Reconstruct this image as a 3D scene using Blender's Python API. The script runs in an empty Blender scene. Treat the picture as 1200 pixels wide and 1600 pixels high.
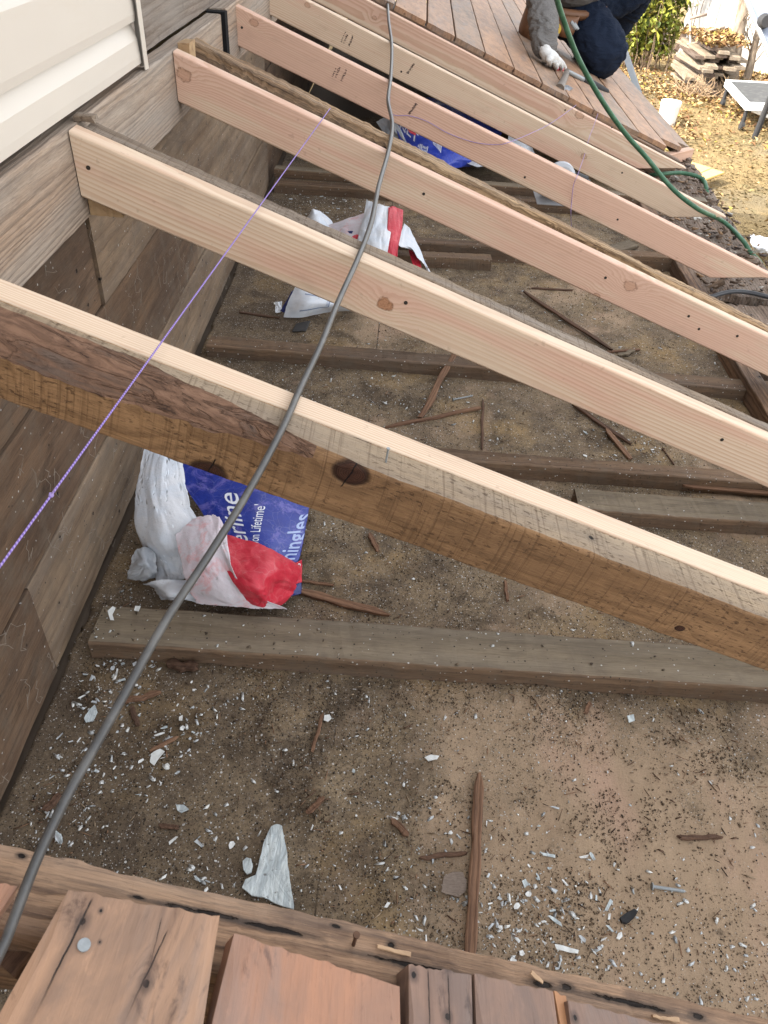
import bpy, bmesh, math, random
import numpy as np
from mathutils import Vector, Matrix, noise as mnoise

random.seed(7)
RNG = np.random.default_rng(11)
SC = bpy.context.scene
COL = SC.collection
R_ = math.radians

# ------------------------------------------------------------------ camera
F_PX, W_PX, H_PX = 1200.0, 1200.0, 1600.0       # focal length in pixels of the photograph's frame
CAM = np.array([0.0, 0.0, 1.1])
_yv = np.array([672 - 600, -(-225 - 800), -F_PX]); _yv = _yv / np.linalg.norm(_yv)
_xv = np.array([_yv[1], -_yv[0], 0.0]); _xv = _xv / np.linalg.norm(_xv)
_zv = np.cross(_xv, _yv)
ROT = np.array([_xv, _yv, _zv])
cam_data = bpy.data.cameras.new('camera')
cam = bpy.data.objects.new('camera', cam_data)
COL.objects.link(cam)
cam_data.sensor_fit = 'VERTICAL'
cam_data.sensor_height = 36.0
cam_data.sensor_width = 27.0
cam_data.lens = 36.0 * F_PX / H_PX
cam_data.clip_start = 0.02
cam_data.clip_end = 500
cam_data.dof.use_dof = True
cam_data.dof.focus_distance = 1.55
cam_data.dof.aperture_fstop = 34.0
M4 = Matrix.Identity(4)
for i in range(3):
    for j in range(3):
        M4[i][j] = ROT[i][j]
M4.translation = Vector(CAM)
cam.matrix_world = M4
SC.camera = cam

# ------------------------------------------------------------------ sky, sun, exposure
SUN_EL, SUN_AZ = R_(40), math.atan2(-0.93, -0.26)   # from behind the house, upper left
SUN_DIR = Vector((math.sin(SUN_AZ) * math.cos(SUN_EL), math.cos(SUN_AZ) * math.cos(SUN_EL), math.sin(SUN_EL)))
world = bpy.data.worlds.new('World')
SC.world = world
world.use_nodes = True
wn = world.node_tree
wn.nodes.clear()
sky = wn.nodes.new('ShaderNodeTexSky')
sky.sky_type = 'NISHITA'
sky.sun_disc = False
sky.sun_elevation = SUN_EL
sky.sun_rotation = SUN_AZ
sky.air_density = 1.0
sky.dust_density = 3.0
sky.ozone_density = 1.0
hsv = wn.nodes.new('ShaderNodeHueSaturation')       # thin high cloud: a paler sky than clear blue
hsv.inputs['Saturation'].default_value = 0.14
bg = wn.nodes.new('ShaderNodeBackground')
bg.inputs['Strength'].default_value = 0.15
wo = wn.nodes.new('ShaderNodeOutputWorld')
wn.links.new(sky.outputs[0], hsv.inputs['Color'])
wn.links.new(hsv.outputs[0], bg.inputs[0])
wn.links.new(bg.outputs[0], wo.inputs[0])
sun_d = bpy.data.lights.new('sun', 'SUN')
sun_d.energy = 2.0
sun_d.angle = R_(0.5)
sun_d.color = (1.0, 0.90, 0.74)
sun = bpy.data.objects.new('sun', sun_d)
COL.objects.link(sun)
sun.rotation_euler = (-SUN_DIR).to_track_quat('-Z', 'Y').to_euler()
SC.view_settings.view_transform = 'Standard'
SC.view_settings.look = 'None'
SC.view_settings.exposure = 2.42
SC.view_settings.gamma = 1.0
SC.cycles.max_bounces = 8
SC.cycles.diffuse_bounces = 2

# ------------------------------------------------------------------ measuring helpers (world points on known planes)
def _ray(px, py):
    return ROT @ np.array([px - 600.0, -(py - 800.0), -F_PX])
def atZ(px, py, z=0.0):
    d = _ray(px, py); return Vector(CAM + d * ((z - CAM[2]) / d[2]))
def atX(px, py, x):
    d = _ray(px, py); return Vector(CAM + d * ((x - CAM[0]) / d[0]))
def atY(px, py, y):
    d = _ray(px, py); return Vector(CAM + d * ((y - CAM[1]) / d[1]))
def atR(px, py, off=0.0):                       # on the roof plane through the rafter tops, raised by off
    d = _ray(px, py); return Vector(CAM + d * ((0.579 + off - CAM[2]) / (d[2] + 0.376 * d[0])))
GZ = -2.4
def atG(px, py):
    return atZ(px, py, GZ)

# ------------------------------------------------------------------ object helpers
def tag(o, label=None, cat=None, group=None, kind=None):
    if label: o['label'] = label
    if cat: o['category'] = cat
    if group: o['group'] = group
    if kind: o['kind'] = kind
    return o
def link(name, me, mats=(), parent=None, M=None, smooth=False):
    for m in (mats if isinstance(mats, (list, tuple)) else [mats]):
        me.materials.append(m)
    o = bpy.data.objects.new(name, me)
    COL.objects.link(o)
    if M is not None: o.matrix_world = M
    if parent is not None:
        o.parent = parent
        o.matrix_parent_inverse = parent.matrix_basis.inverted()
    if smooth: me.shade_smooth()
    return o
def empty(name, loc=(0, 0, 0), rz=0.0):
    o = bpy.data.objects.new(name, None)
    COL.objects.link(o)
    o.empty_display_size = 0.1
    o.location = loc; o.rotation_euler = (0, 0, rz)
    return o
def mesh_py(name, verts, faces, mats=(), parent=None, M=None, smooth=False, mi=None):
    me = bpy.data.meshes.new(name)
    me.from_pydata([tuple(v) for v in verts], [], faces)
    if mi is not None:
        for p, k in zip(me.polygons, mi): p.material_index = k
    me.update()
    return link(name, me, mats, parent, M, smooth)
def bm_obj(name, bm, mats=(), parent=None, M=None, smooth=False):
    me = bpy.data.meshes.new(name)
    bmesh.ops.recalc_face_normals(bm, faces=bm.faces)
    bm.to_mesh(me); bm.free()
    return link(name, me, mats, parent, M, smooth)
def frame(o, ex, ez):
    ex = Vector(ex).normalized(); ez = Vector(ez)
    ey = ez.cross(ex).normalized(); ez = ex.cross(ey).normalized()
    M = Matrix((ex, ey, ez)).transposed().to_4x4()
    M.translation = Vector(o)
    return M
def add_box(bm, x0, x1, y0, y1, z0, z1, M=None, bev=0.0, mi=0):
    vs = [bm.verts.new((x, y, z)) for x in (x0, x1) for y in (y0, y1) for z in (z0, z1)]
    idx = [(0, 1, 3, 2), (4, 6, 7, 5), (0, 4, 5, 1), (2, 3, 7, 6), (0, 2, 6, 4), (1, 5, 7, 3)]
    fs = [bm.faces.new([vs[i] for i in f]) for f in idx]
    for f in fs: f.material_index = mi
    if bev > 0:
        es = list({e for f in fs for e in f.edges})
        r = bmesh.ops.bevel(bm, geom=es, offset=bev, segments=2, affect='EDGES', profile=0.6)
        vs = list({v for f in r['faces'] for v in f.verts} | {v for v in vs if v.is_valid})
    if M is not None:
        bmesh.ops.transform(bm, matrix=M, verts=[v for v in vs if v.is_valid])
def add_cyl(bm, p0, p1, r0, r1=None, n=16, cap=True, mi=0):
    p0 = Vector(p0); p1 = Vector(p1); r1 = r0 if r1 is None else r1
    M = frame(p0, (p1 - p0).orthogonal(), (p1 - p0))
    L = (p1 - p0).length
    a = [bm.verts.new(M @ Vector((r0 * math.cos(t), r0 * math.sin(t), 0))) for t in [2 * math.pi * k / n for k in range(n)]]
    b = [bm.verts.new(M @ Vector((r1 * math.cos(t), r1 * math.sin(t), L))) for t in [2 * math.pi * k / n for k in range(n)]]
    fs = [bm.faces.new((a[k], a[(k + 1) % n], b[(k + 1) % n], b[k])) for k in range(n)]
    if cap:
        fs.append(bm.faces.new(a[::-1])); fs.append(bm.faces.new(b))
    for f in fs: f.material_index = mi
def catmull(pts, k):
    pts = [Vector(p) for p in pts]
    out = []
    for i in range(len(pts) - 1):
        p0 = pts[max(i - 1, 0)]; p1 = pts[i]; p2 = pts[i + 1]; p3 = pts[min(i + 2, len(pts) - 1)]
        for j in range(k):
            t = j / k
            out.append(0.5 * ((2 * p1) + (p2 - p0) * t + (2 * p0 - 5 * p1 + 4 * p2 - p3) * t * t + (3 * p1 - p0 - 3 * p2 + p3) * t ** 3))
    out.append(pts[-1])
    return out
def tube(name, pts, r, mat, parent=None, k=10, n=10, rfun=None):
    c = catmull(pts, k) if k > 1 else [Vector(p) for p in pts]
    vs, fs, uv = [], [], []
    s = 0.0
    up = Vector((0.13, 0.21, 0.97))
    for i, p in enumerate(c):
        t = (c[min(i + 1, len(c) - 1)] - c[max(i - 1, 0)]).normalized()
        a = (up - t * up.dot(t))
        if a.length < 1e-4: a = t.orthogonal()
        a.normalize(); b = t.cross(a); up = a
        if i: s += (p - c[i - 1]).length
        rr = r if rfun is None else r * rfun(i / (len(c) - 1))
        for j in range(n):
            th = 2 * math.pi * j / n
            vs.append(p + a * (rr * math.cos(th)) + b * (rr * math.sin(th))); uv.append((s, j / n))
    for i in range(len(c) - 1):
        for j in range(n):
            fs.append((i * n + j, i * n + (j + 1) % n, (i + 1) * n + (j + 1) % n, (i + 1) * n + j))
    fs.append(tuple(range(n))[::-1]); fs.append(tuple((len(c) - 1) * n + j for j in range(n)))
    o = mesh_py(name, vs, fs, mat, parent, smooth=True)
    ul = o.data.uv_layers.new(name='UVMap')
    for p in o.data.polygons:
        for li in p.loop_indices:
            v = o.data.loops[li].vertex_index
            ul.data[li].uv = uv[v]
        if len(p.vertices) == 4 and p.index < len(fs) - 2:
            lis = list(p.loop_indices)
            j = p.index % n
            if j == n - 1:
                for li in lis:
                    if ul.data[li].uv[1] == 0: ul.data[li].uv = (ul.data[li].uv[0], 1.0)
    return o

# value noise for arrays
_P = RNG.permutation(4096)
def vnoise(x, y, z=None):
    x = np.asarray(x, float); y = np.asarray(y, float); z = np.zeros_like(x) if z is None else np.asarray(z, float)
    xi, yi, zi = np.floor(x).astype(int), np.floor(y).astype(int), np.floor(z).astype(int)
    fx, fy, fz = x - xi, y - yi, z - zi
    fx, fy, fz = [t * t * (3 - 2 * t) for t in (fx, fy, fz)]
    def h(a, b, c): return _P[(_P[(_P[a & 4095] + b) & 4095] + c) & 4095] / 4095.0
    r = 0
    for dx in (0, 1):
        for dy in (0, 1):
            for dz in (0, 1):
                r = r + h(xi + dx, yi + dy, zi + dz) * (fx if dx else 1 - fx) * (fy if dy else 1 - fy) * (fz if dz else 1 - fz)
    return r
def fbm(x, y, z=None, o=4):
    r, a, s = 0, 0.5, 1.0
    for k in range(o):
        r = r + a * vnoise(np.asarray(x) * s + 17 * k, np.asarray(y) * s + 31 * k, None if z is None else np.asarray(z) * s)
        a *= 0.5; s *= 2.03
    return r

# ------------------------------------------------------------------ material helpers
class NT:
    def __init__(self, name, rough=0.7, spec=0.3):
        self.m = bpy.data.materials.new(name)
        self.m.use_nodes = True
        self.t = self.m.node_tree
        self.b = self.t.nodes['Principled BSDF']
        self.b.inputs['Roughness'].default_value = rough
        self.b.inputs['Specular IOR Level'].default_value = spec
    def n(self, typ, **kw):
        nd = self.t.nodes.new('ShaderNode' + typ)
        for k, v in kw.items(): setattr(nd, k, v)
        return nd
    def put(self, sock, v):
        if hasattr(v, 'is_linked') or isinstance(v, bpy.types.NodeSocket): self.t.links.new(v, sock)
        elif isinstance(v, (tuple, list)) and sock.type == 'RGBA' and len(v) == 3: sock.default_value = (*v, 1)
        else: sock.default_value = v
    def math(self, op, a, b=0.0, c=0.0, clamp=False):
        nd = self.n('Math', operation=op, use_clamp=clamp)
        for s, v in zip(nd.inputs, (a, b, c)): self.put(s, v)
        return nd.outputs[0]
    def vmath(self, op, a, b=(0, 0, 0)):
        nd = self.n('VectorMath', operation=op)
        self.put(nd.inputs[0], a); self.put(nd.inputs[1], b)
        return nd.outputs['Value'] if op in ('LENGTH', 'DISTANCE', 'DOT_PRODUCT') else nd.outputs[0]
    def mix(self, f, a, b, mode='MIX'):
        nd = self.n('Mix', data_type='RGBA', blend_type=mode)
        self.put(nd.inputs[0], f); self.put(nd.inputs[6], a); self.put(nd.inputs[7], b)
        return nd.outputs[2]
    def ramp(self, f, stops, interp='LINEAR'):
        nd = self.n('ValToRGB')
        e = nd.color_ramp.elements
        nd.color_ramp.interpolation = interp
        while len(e) < len(stops): e.new(0.5)
        for k, (p, c) in enumerate(stops):
            e[k].position = p; e[k].color = (*c, 1) if isinstance(c, (tuple, list)) else (c, c, c, 1)
        self.put(nd.inputs[0], f)
        return nd.outputs[0]
    def smooth(self, v, a, b):
        nd = self.n('MapRange', interpolation_type='SMOOTHSTEP')
        self.put(nd.inputs[0], v)
        if a <= b: nd.inputs[1].default_value = a; nd.inputs[2].default_value = b
        else:
            nd.inputs[1].default_value = b; nd.inputs[2].default_value = a
            nd.inputs[3].default_value = 1; nd.inputs[4].default_value = 0
        return nd.outputs[0]
    def noise(self, vec, scale, detail=3.0, rough=0.55, dist=0.0, col=False):
        nd = self.n('TexNoise')
        self.put(nd.inputs['Vector'], vec)
        nd.inputs['Scale'].default_value = scale; nd.inputs['Detail'].default_value = detail
        nd.inputs['Roughness'].default_value = rough; nd.inputs['Distortion'].default_value = dist
        return nd.outputs['Color' if col else 'Fac']
    def voro(self, vec, scale, feature='F1', out='Distance', rnd=1.0):
        nd = self.n('TexVoronoi', feature=feature)
        self.put(nd.inputs['Vector'], vec); nd.inputs['Scale'].default_value = scale
        nd.inputs['Randomness'].default_value = rnd
        return nd.outputs[out]
    def scl(self, vec, s): return self.vmath('MULTIPLY', vec, s)
    def obj(self): return self.n('TexCoord').outputs['Object']
    def rnd(self): return self.n('ObjectInfo').outputs['Random']
    def sep(self, v):
        nd = self.n('SeparateXYZ'); self.put(nd.inputs[0], v); return nd.outputs[0], nd.outputs[1], nd.outputs[2]
    def comb(self, x, y, z):
        nd = self.n('CombineXYZ')
        for s, v in zip(nd.inputs, (x, y, z)): self.put(s, v)
        return nd.outputs[0]
    def shift(self, vec, amt=37.0):                      # a different place in the grain for each object
        r = self.math('MULTIPLY', self.rnd(), amt)
        return self.vmath('ADD', vec, self.comb(r, r, r))
    def bump(self, h, strength=0.3, dist=0.002):
        nd = self.n('Bump'); nd.inputs['Strength'].default_value = strength; nd.inputs['Distance'].default_value = dist
        self.put(nd.inputs['Height'], h); self.t.links.new(nd.outputs[0], self.b.inputs['Normal'])
    def col(self, c): self.put(self.b.inputs['Base Color'], c)
    def rough(self, c): self.put(self.b.inputs['Roughness'], c)
def plain(name, c, rough=0.6, spec=0.3, metal=0.0, var=0.12, sc=30.0, bump=0.0):
    t = NT(name, rough, spec)
    t.b.inputs['Metallic'].default_value = metal
    n = t.noise(t.obj(), sc, 4, 0.6)
    t.col(t.mix(n, tuple(max(0, x * (1 - var)) for x in c), tuple(min(1, x * (1 + var)) for x in c)))
    if bump: t.bump(n, bump, 0.003)
    return t.m
def rings(t, co, knots=(), freq=170.0, cy=0.05, cz=-0.02, wob=0.02, kn=1.3):
    """Growth-ring phase of a board whose length runs along local x; knots (x, z, radius) bend the rings."""
    x, y, z = t.sep(co)
    rn = t.math('MULTIPLY', t.rnd(), 53.0)
    nz = t.noise(t.comb(t.math('ADD', t.math('MULTIPLY', x, 1.1), rn), t.math('MULTIPLY', y, 4.0), t.math('MULTIPLY', z, 4.0)), 1.0, 2, 0.5)
    nf = t.noise(t.comb(t.math('ADD', t.math('MULTIPLY', x, 9), rn), t.math('MULTIPLY', y, 60), t.math('MULTIPLY', z, 60)), 1.0, 3, 0.6)
    dy = t.math('SUBTRACT', y, cy)
    dz = t.math('ADD', t.math('SUBTRACT', z, cz), t.math('MULTIPLY', t.math('SUBTRACT', nz, 0.5), wob * 3))
    r = t.math('SQRT', t.math('ADD', t.math('MULTIPLY', dy, dy), t.math('MULTIPLY', dz, dz)))
    rv = t.noise(t.comb(t.math('MULTIPLY', r, 34), rn, 0.0), 1.0, 2, 0.6)
    r = t.math('ADD', r, t.math('MULTIPLY', t.math('SUBTRACT', rv, 0.5), 0.017))
    r = t.math('ADD', r, t.math('MULTIPLY', t.math('SUBTRACT', nf, 0.5), 0.004))
    mask = None
    for (kx, kz, kr) in knots:
        ax = t.math('MULTIPLY', t.math('SUBTRACT', x, kx), 0.72)
        az = t.math('SUBTRACT', z, kz)
        d = t.math('SQRT', t.math('ADD', t.math('MULTIPLY', ax, ax), t.math('MULTIPLY', az, az)))
        kw = t.noise(t.scl(co, (55, 20, 55)), 1.0, 3, 0.6)
        d = t.math('ADD', d, t.math('MULTIPLY', t.math('SUBTRACT', kw, 0.5), kr * kn))
        g = t.math('MULTIPLY', t.math('EXPONENT', t.math('MULTIPLY', t.math('MULTIPLY', d, d), -1.0 / (2.6 * kr) ** 2)), kr * 1.5)
        r = t.math('ADD', r, g)
        k = t.smooth(d, kr * 1.12, kr * 0.74)
        rim = t.math('MULTIPLY', k, t.smooth(d, kr * 0.62, kr * 0.95))
        mask = (k, rim, d) if mask is None else (t.math('MAXIMUM', mask[0], k), t.math('MAXIMUM', mask[1], rim), t.math('MINIMUM', mask[2], d))
    ph = t.math('FRACT', t.math('MULTIPLY', r, freq))
    late = t.math('MULTIPLY', t.smooth(ph, 0.25, 0.85), t.smooth(ph, 1.0, 0.9))
    return late, nz, nf, mask
def M_new(name, knots=(), pink=0.5, freq=170.0, cz=-0.02, cy=0.06, kd=0.55):
    t = NT(name, 0.62, 0.25)
    co = t.obj()
    late, nz, nf, mask = rings(t, co, knots, freq, cy, cz)
    x, y, z = t.sep(co)
    blot = t.noise(t.shift(t.scl(co, (1.3, 9, 14))), 1.0, 3, 0.6)
    cream = (0.62, 0.49, 0.365); pk = (0.60, 0.395, 0.30)
    base = t.mix(t.smooth(blot, 0.62 - 0.35 * pink, 0.80 - 0.35 * pink), cream, pk)
    base = t.mix(t.math('MULTIPLY', late, t.math('ADD', 0.16, t.math('MULTIPLY', t.smooth(nz, 0.3, 0.7), 0.42))), base, (0.43, 0.245, 0.155))
    fib = t.noise(t.shift(t.scl(co, (7, 420, 420))), 1.0, 2, 0.6)
    base = t.mix(t.math('MULTIPLY', t.smooth(fib, 0.45, 0.8), 0.22), base, (0.33, 0.2, 0.12))
    dirt = t.noise(t.shift(t.scl(co, (7, 20, 20))), 1.0, 5, 0.65)
    base = t.mix(t.math('MULTIPLY', t.smooth(dirt, 0.55, 0.78), 0.28), base, (0.30, 0.21, 0.15))
    sc = t.smooth(t.noise(t.shift(t.scl(co, (60, 60, 60))), 1.0, 2, 0.5), 0.70, 0.76)
    base = t.mix(t.math('MULTIPLY', sc, 0.22), base, (0.18, 0.11, 0.07))
    if mask:
        kc = t.mix(t.math('FRACT', t.math('MULTIPLY', mask[2], 420)), (0.31, 0.145, 0.075), (0.43, 0.23, 0.13))
        kn = t.noise(t.scl(co, (190, 60, 190)), 1.0, 3, 0.6)
        kc = t.mix(t.smooth(kn, 0.5, 0.75), kc, (0.20, 0.09, 0.04))
        base = t.mix(t.math('MULTIPLY', mask[0], kd), base, kc)
        base = t.mix(t.math('MULTIPLY', mask[1], t.math('MULTIPLY', t.smooth(kn, 0.3, 0.6), 0.85)), base, (0.10, 0.048, 0.025))
    t.col(base)
    t.bump(t.math('ADD', t.math('MULTIPLY', late, 0.3), fib), 0.22, 0.0012)
    return t.m
def M_old(name, c1, c2, dark, knots=(), saw=0.0, freq=120.0, grey=0.0, holes=0.0, rough=0.8, streak=0.45, stain=0.5, lateamt=0.5, speck=0.0, bump=0.5, cracks=(), patches=()):
    """Weathered lumber: grain along local x, saw marks across it, stains, nail holes and specks of grit."""
    t = NT(name, rough, 0.2)
    co = t.obj()
    late, nz, nf, mask = rings(t, co, knots, freq, 0.04, -0.03, 0.02, 0.3)
    blot = t.noise(t.shift(t.scl(co, (2.2, 11, 11))), 1.0, 5, 0.65)
    base = t.mix(t.smooth(blot, 0.35, 0.65), c1, c2)
    base = t.mix(t.math('MULTIPLY', late, lateamt), base, dark)
    fib = t.noise(t.shift(t.scl(co, (9, 300, 300))), 1.0, 3, 0.65)
    base = t.mix(t.math('MULTIPLY', t.smooth(fib, 0.45, 0.75), streak), base, dark)
    st = t.noise(t.shift(t.scl(co, (3, 9, 9))), 1.0, 6, 0.7, 0.6)
    base = t.mix(t.math('MULTIPLY', t.smooth(st, 0.55, 0.72), stain), base, tuple(0.4 * v for v in dark))
    mic = t.noise(t.shift(t.scl(co, (34, 900, 900)), 91.0), 1.0, 3, 0.7)
    base = t.mix(t.math('MULTIPLY', t.smooth(mic, 0.50, 0.70), 0.5), base, dark)
    base = t.mix(t.math('MULTIPLY', t.smooth(mic, 0.46, 0.30), 0.30), base, tuple(min(1, v * 1.5) for v in c1))
    if grey:
        gy = t.noise(t.shift(t.scl(co, (1.5, 18, 18)), 19.0), 1.0, 4, 0.6)
        base = t.mix(t.math('MULTIPLY', t.smooth(gy, 0.4, 0.7), grey), base, (0.27, 0.25, 0.225))
    h = t.math('ADD', t.math('MULTIPLY', fib, 0.7), t.math('MULTIPLY', late, 0.3))
    if saw:
        x, y, z = t.sep(co)
        sx = t.math('ADD', x, t.math('MULTIPLY', z, 0.22))
        sx = t.math('ADD', sx, t.math('MULTIPLY', t.math('MULTIPLY', z, z), 1.2))
        sn = t.noise(t.comb(t.math('MULTIPLY', sx, 150), t.math('MULTIPLY', y, 3), t.math('MULTIPLY', z, 3)), 1.0, 3, 0.7)
        cut = t.smooth(sn, 0.50, 0.66)
        base = t.mix(t.math('MULTIPLY', cut, saw), base, dark)
        pits = t.noise(t.scl(co, (90, 260, 260)), 1.0, 2, 0.6)
        pz = t.noise(t.scl(co, (5, 14, 14)), 1.0, 2, 0.5)
        pm = t.math('MULTIPLY', t.smooth(pits, 0.57, 0.64), t.smooth(pz, 0.36, 0.55))
        base = t.mix(t.math('MULTIPLY', pm, 0.6), base, (0.045, 0.022, 0.012))
        h = t.math('SUBTRACT', t.math('SUBTRACT', h, t.math('MULTIPLY', cut, 0.5)), t.math('MULTIPLY', pm, 1.2))
    if mask:
        kn = t.noise(t.scl(co, (120, 120, 120)), 1.0, 3, 0.6)
        kr_ = t.math('MULTIPLY', t.math('FRACT', t.math('MULTIPLY', mask[2], 520)), kn)
        base = t.mix(mask[0], base, t.mix(kr_, (0.022, 0.010, 0.007), (0.11, 0.045, 0.025)))
        xk, yk, zk = t.sep(co)
        for (kx, kz, kr) in knots[:2]:
            cx = t.math('ADD', t.math('SUBTRACT', xk, kx), t.math('ADD', t.math('MULTIPLY', t.math('SUBTRACT', zk, kz), -0.12), t.math('MULTIPLY', t.math('SUBTRACT', kn, 0.5), 0.004)))
            cm = t.math('MULTIPLY', t.smooth(t.math('ABSOLUTE', cx), 0.0011, 0.0004), t.smooth(t.math('ABSOLUTE', t.math('SUBTRACT', zk, kz)), kr * 1.5, kr * 1.2))
            base = t.mix(cm, base, (0.004, 0.003, 0.003))
        base = t.mix(t.math('MULTIPLY', mask[1], 0.8), base, (0.008, 0.005, 0.004))
        h = t.math('SUBTRACT', h, t.math('MULTIPLY', mask[1], 1.5))
    if holes:
        vd = t.voro(t.shift(t.scl(co, (1, 1, 1))), 17.0)
        hm = t.smooth(vd, 0.075, 0.045)
        base = t.mix(hm, base, (0.012, 0.009, 0.007))
        halo = t.math('MULTIPLY', t.smooth(vd, 0.22, 0.06), holes * 0.55)
        base = t.mix(halo, base, (0.05, 0.042, 0.04))
        h = t.math('SUBTRACT', h, t.math('MULTIPLY', hm, 4))
    for (qx, qy, rx, ry) in patches:                      # dark stains and gouges with a place of their own
        x, y, z = t.sep(co)
        wv = t.noise(t.scl(co, (60, 140, 140)), 1.0, 4, 0.7)
        u = t.math('DIVIDE', t.math('SUBTRACT', x, qx), rx); v = t.math('DIVIDE', t.math('SUBTRACT', y, qy), ry)
        d = t.math('ADD', t.math('SQRT', t.math('ADD', t.math('MULTIPLY', u, u), t.math('MULTIPLY', v, v))), t.math('MULTIPLY', t.math('SUBTRACT', wv, 0.5), 1.6))
        base = t.mix(t.math('MULTIPLY', t.smooth(d, 1.5, 0.7), 0.65), base, (0.045, 0.035, 0.03))
        pk_ = t.smooth(d, 0.62, 0.38)
        base = t.mix(pk_, base, (0.011, 0.008, 0.007))
        h = t.math('SUBTRACT', h, t.math('MULTIPLY', pk_, 4))
    for (cy_, sl, x0, x1, cw) in cracks:
        x, y, z = t.sep(co)
        yy = t.math('ADD', t.math('SUBTRACT', y, cy_), t.math('MULTIPLY', x, -sl))
        yy = t.math('ADD', yy, t.math('MULTIPLY', t.math('SUBTRACT', t.noise(t.scl(co, (16, 0, 0)), 1.0, 3, 0.6), 0.5), 0.009))
        ck = t.math('MULTIPLY', t.smooth(t.math('ABSOLUTE', yy), cw, cw * 0.45), t.math('MULTIPLY', t.smooth(x, x0, x0 + .004), t.smooth(x, x1, x1 - .03)))
        base = t.mix(t.math('MULTIPLY', ck, 0.95), base, (0.014, 0.009, 0.007))
        h = t.math('SUBTRACT', h, t.math('MULTIPLY', ck, 4))
    if speck:
        v2 = t.voro(co, 260.0, out='Color')
        vd2 = t.voro(co, 260.0)
        sr, sg, sb = t.sep(v2)
        pres = t.math('MULTIPLY', t.smooth(sr, 1 - speck, 1 - speck + 0.02), t.smooth(vd2, 0.5, 0.35))
        base = t.mix(pres, base, t.mix(t.math('GREATER_THAN', sg, 0.62), (0.03, 0.024, 0.02), (0.5, 0.5, 0.48)))
        dn = t.noise(t.scl(co, (14, 14, 14)), 1.0, 5, 0.7)
        base = t.mix(t.math('MULTIPLY', t.smooth(dn, 0.45, 0.7), 0.5), base, (0.13, 0.105, 0.08))
    t.col(base)
    t.bump(h, bump, 0.0025)
    return t.m

def M_board(name, c1, c2, dark, patches=(), cracks=(), grey=0.3):
    t = NT(name, 0.58, 0.25)
    co = t.obj(); x, y, z = t.sep(co)
    b1 = t.noise(t.shift(t.scl(co, (9, 22, 22))), 1.0, 5, 0.62, 0.9)
    b2 = t.noise(t.shift(t.scl(co, (24, 55, 55)), 11.0), 1.0, 6, 0.70, 0.8)
    gr = t.noise(t.shift(t.scl(co, (14, 420, 420)), 5.0), 1.0, 3, 0.65)
    c = t.mix(t.smooth(b1, 0.36, 0.64), c1, c2)
    c = t.mix(t.math('MULTIPLY', t.smooth(b2, 0.54, 0.70), 0.75), c, dark)
    c = t.mix(t.math('MULTIPLY', t.smooth(b2, 0.42, 0.28), 0.35), c, tuple(min(1, v * 1.45) for v in c1))
    c = t.mix(t.math('MULTIPLY', t.smooth(gr, 0.50, 0.72), 0.17), c, dark)
    g = t.noise(t.shift(t.scl(co, (5, 24, 24)), 71.0), 1.0, 4, 0.65)
    c = t.mix(t.math('MULTIPLY', t.smooth(g, 0.50, 0.66), grey), c, (0.20, 0.175, 0.165))
    h = t.math('ADD', gr, b2)
    wv = t.noise(t.scl(co, (90, 150, 150)), 1.0, 4, 0.7)
    for (qx, qy, rx, ry) in patches:
        u = t.math('DIVIDE', t.math('SUBTRACT', x, qx), rx); v = t.math('DIVIDE', t.math('SUBTRACT', y, qy), ry)
        d = t.math('ADD', t.math('SQRT', t.math('ADD', t.math('MULTIPLY', u, u), t.math('MULTIPLY', v, v))), t.math('MULTIPLY', t.math('SUBTRACT', wv, 0.5), 1.3))
        c = t.mix(t.math('MULTIPLY', t.smooth(d, 2.2, 0.7), 0.6), c, (0.05, 0.037, 0.033))
        k = t.smooth(d, 0.70, 0.45)
        c = t.mix(k, c, (0.011, 0.008, 0.007)); h = t.math('SUBTRACT', h, t.math('MULTIPLY', k, 4))
    for (cy_, sl, x0, x1, cw) in cracks:
        yy = t.math('ADD', t.math('SUBTRACT', y, cy_), t.math('MULTIPLY', x, -sl))
        yy = t.math('ADD', yy, t.math('MULTIPLY', t.math('SUBTRACT', t.noise(t.scl(co, (22, 0, 0)), 1.0, 4, 0.6), 0.5), 0.0045))
        ww = t.noise(t.scl(co, (40, 0, 0)), 1.0, 3, 0.6)
        k = t.math('MULTIPLY', t.smooth(t.math('ABSOLUTE', yy), cw, cw * 0.3), t.math('MULTIPLY', t.smooth(ww, 0.28, 0.5), t.math('MULTIPLY', t.smooth(x, x0, x0 + .004), t.smooth(x, x1, x1 - .03))))
        c = t.mix(t.math('MULTIPLY', t.smooth(t.math('ABSOLUTE', yy), cw * 7, 0.0), 0.3), c, dark)
        c = t.mix(k, c, (0.014, 0.009, 0.007)); h = t.math('SUBTRACT', h, t.math('MULTIPLY', k, 4))
    t.col(c); t.bump(h, 0.28, 0.0015)
    return t.m

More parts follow.
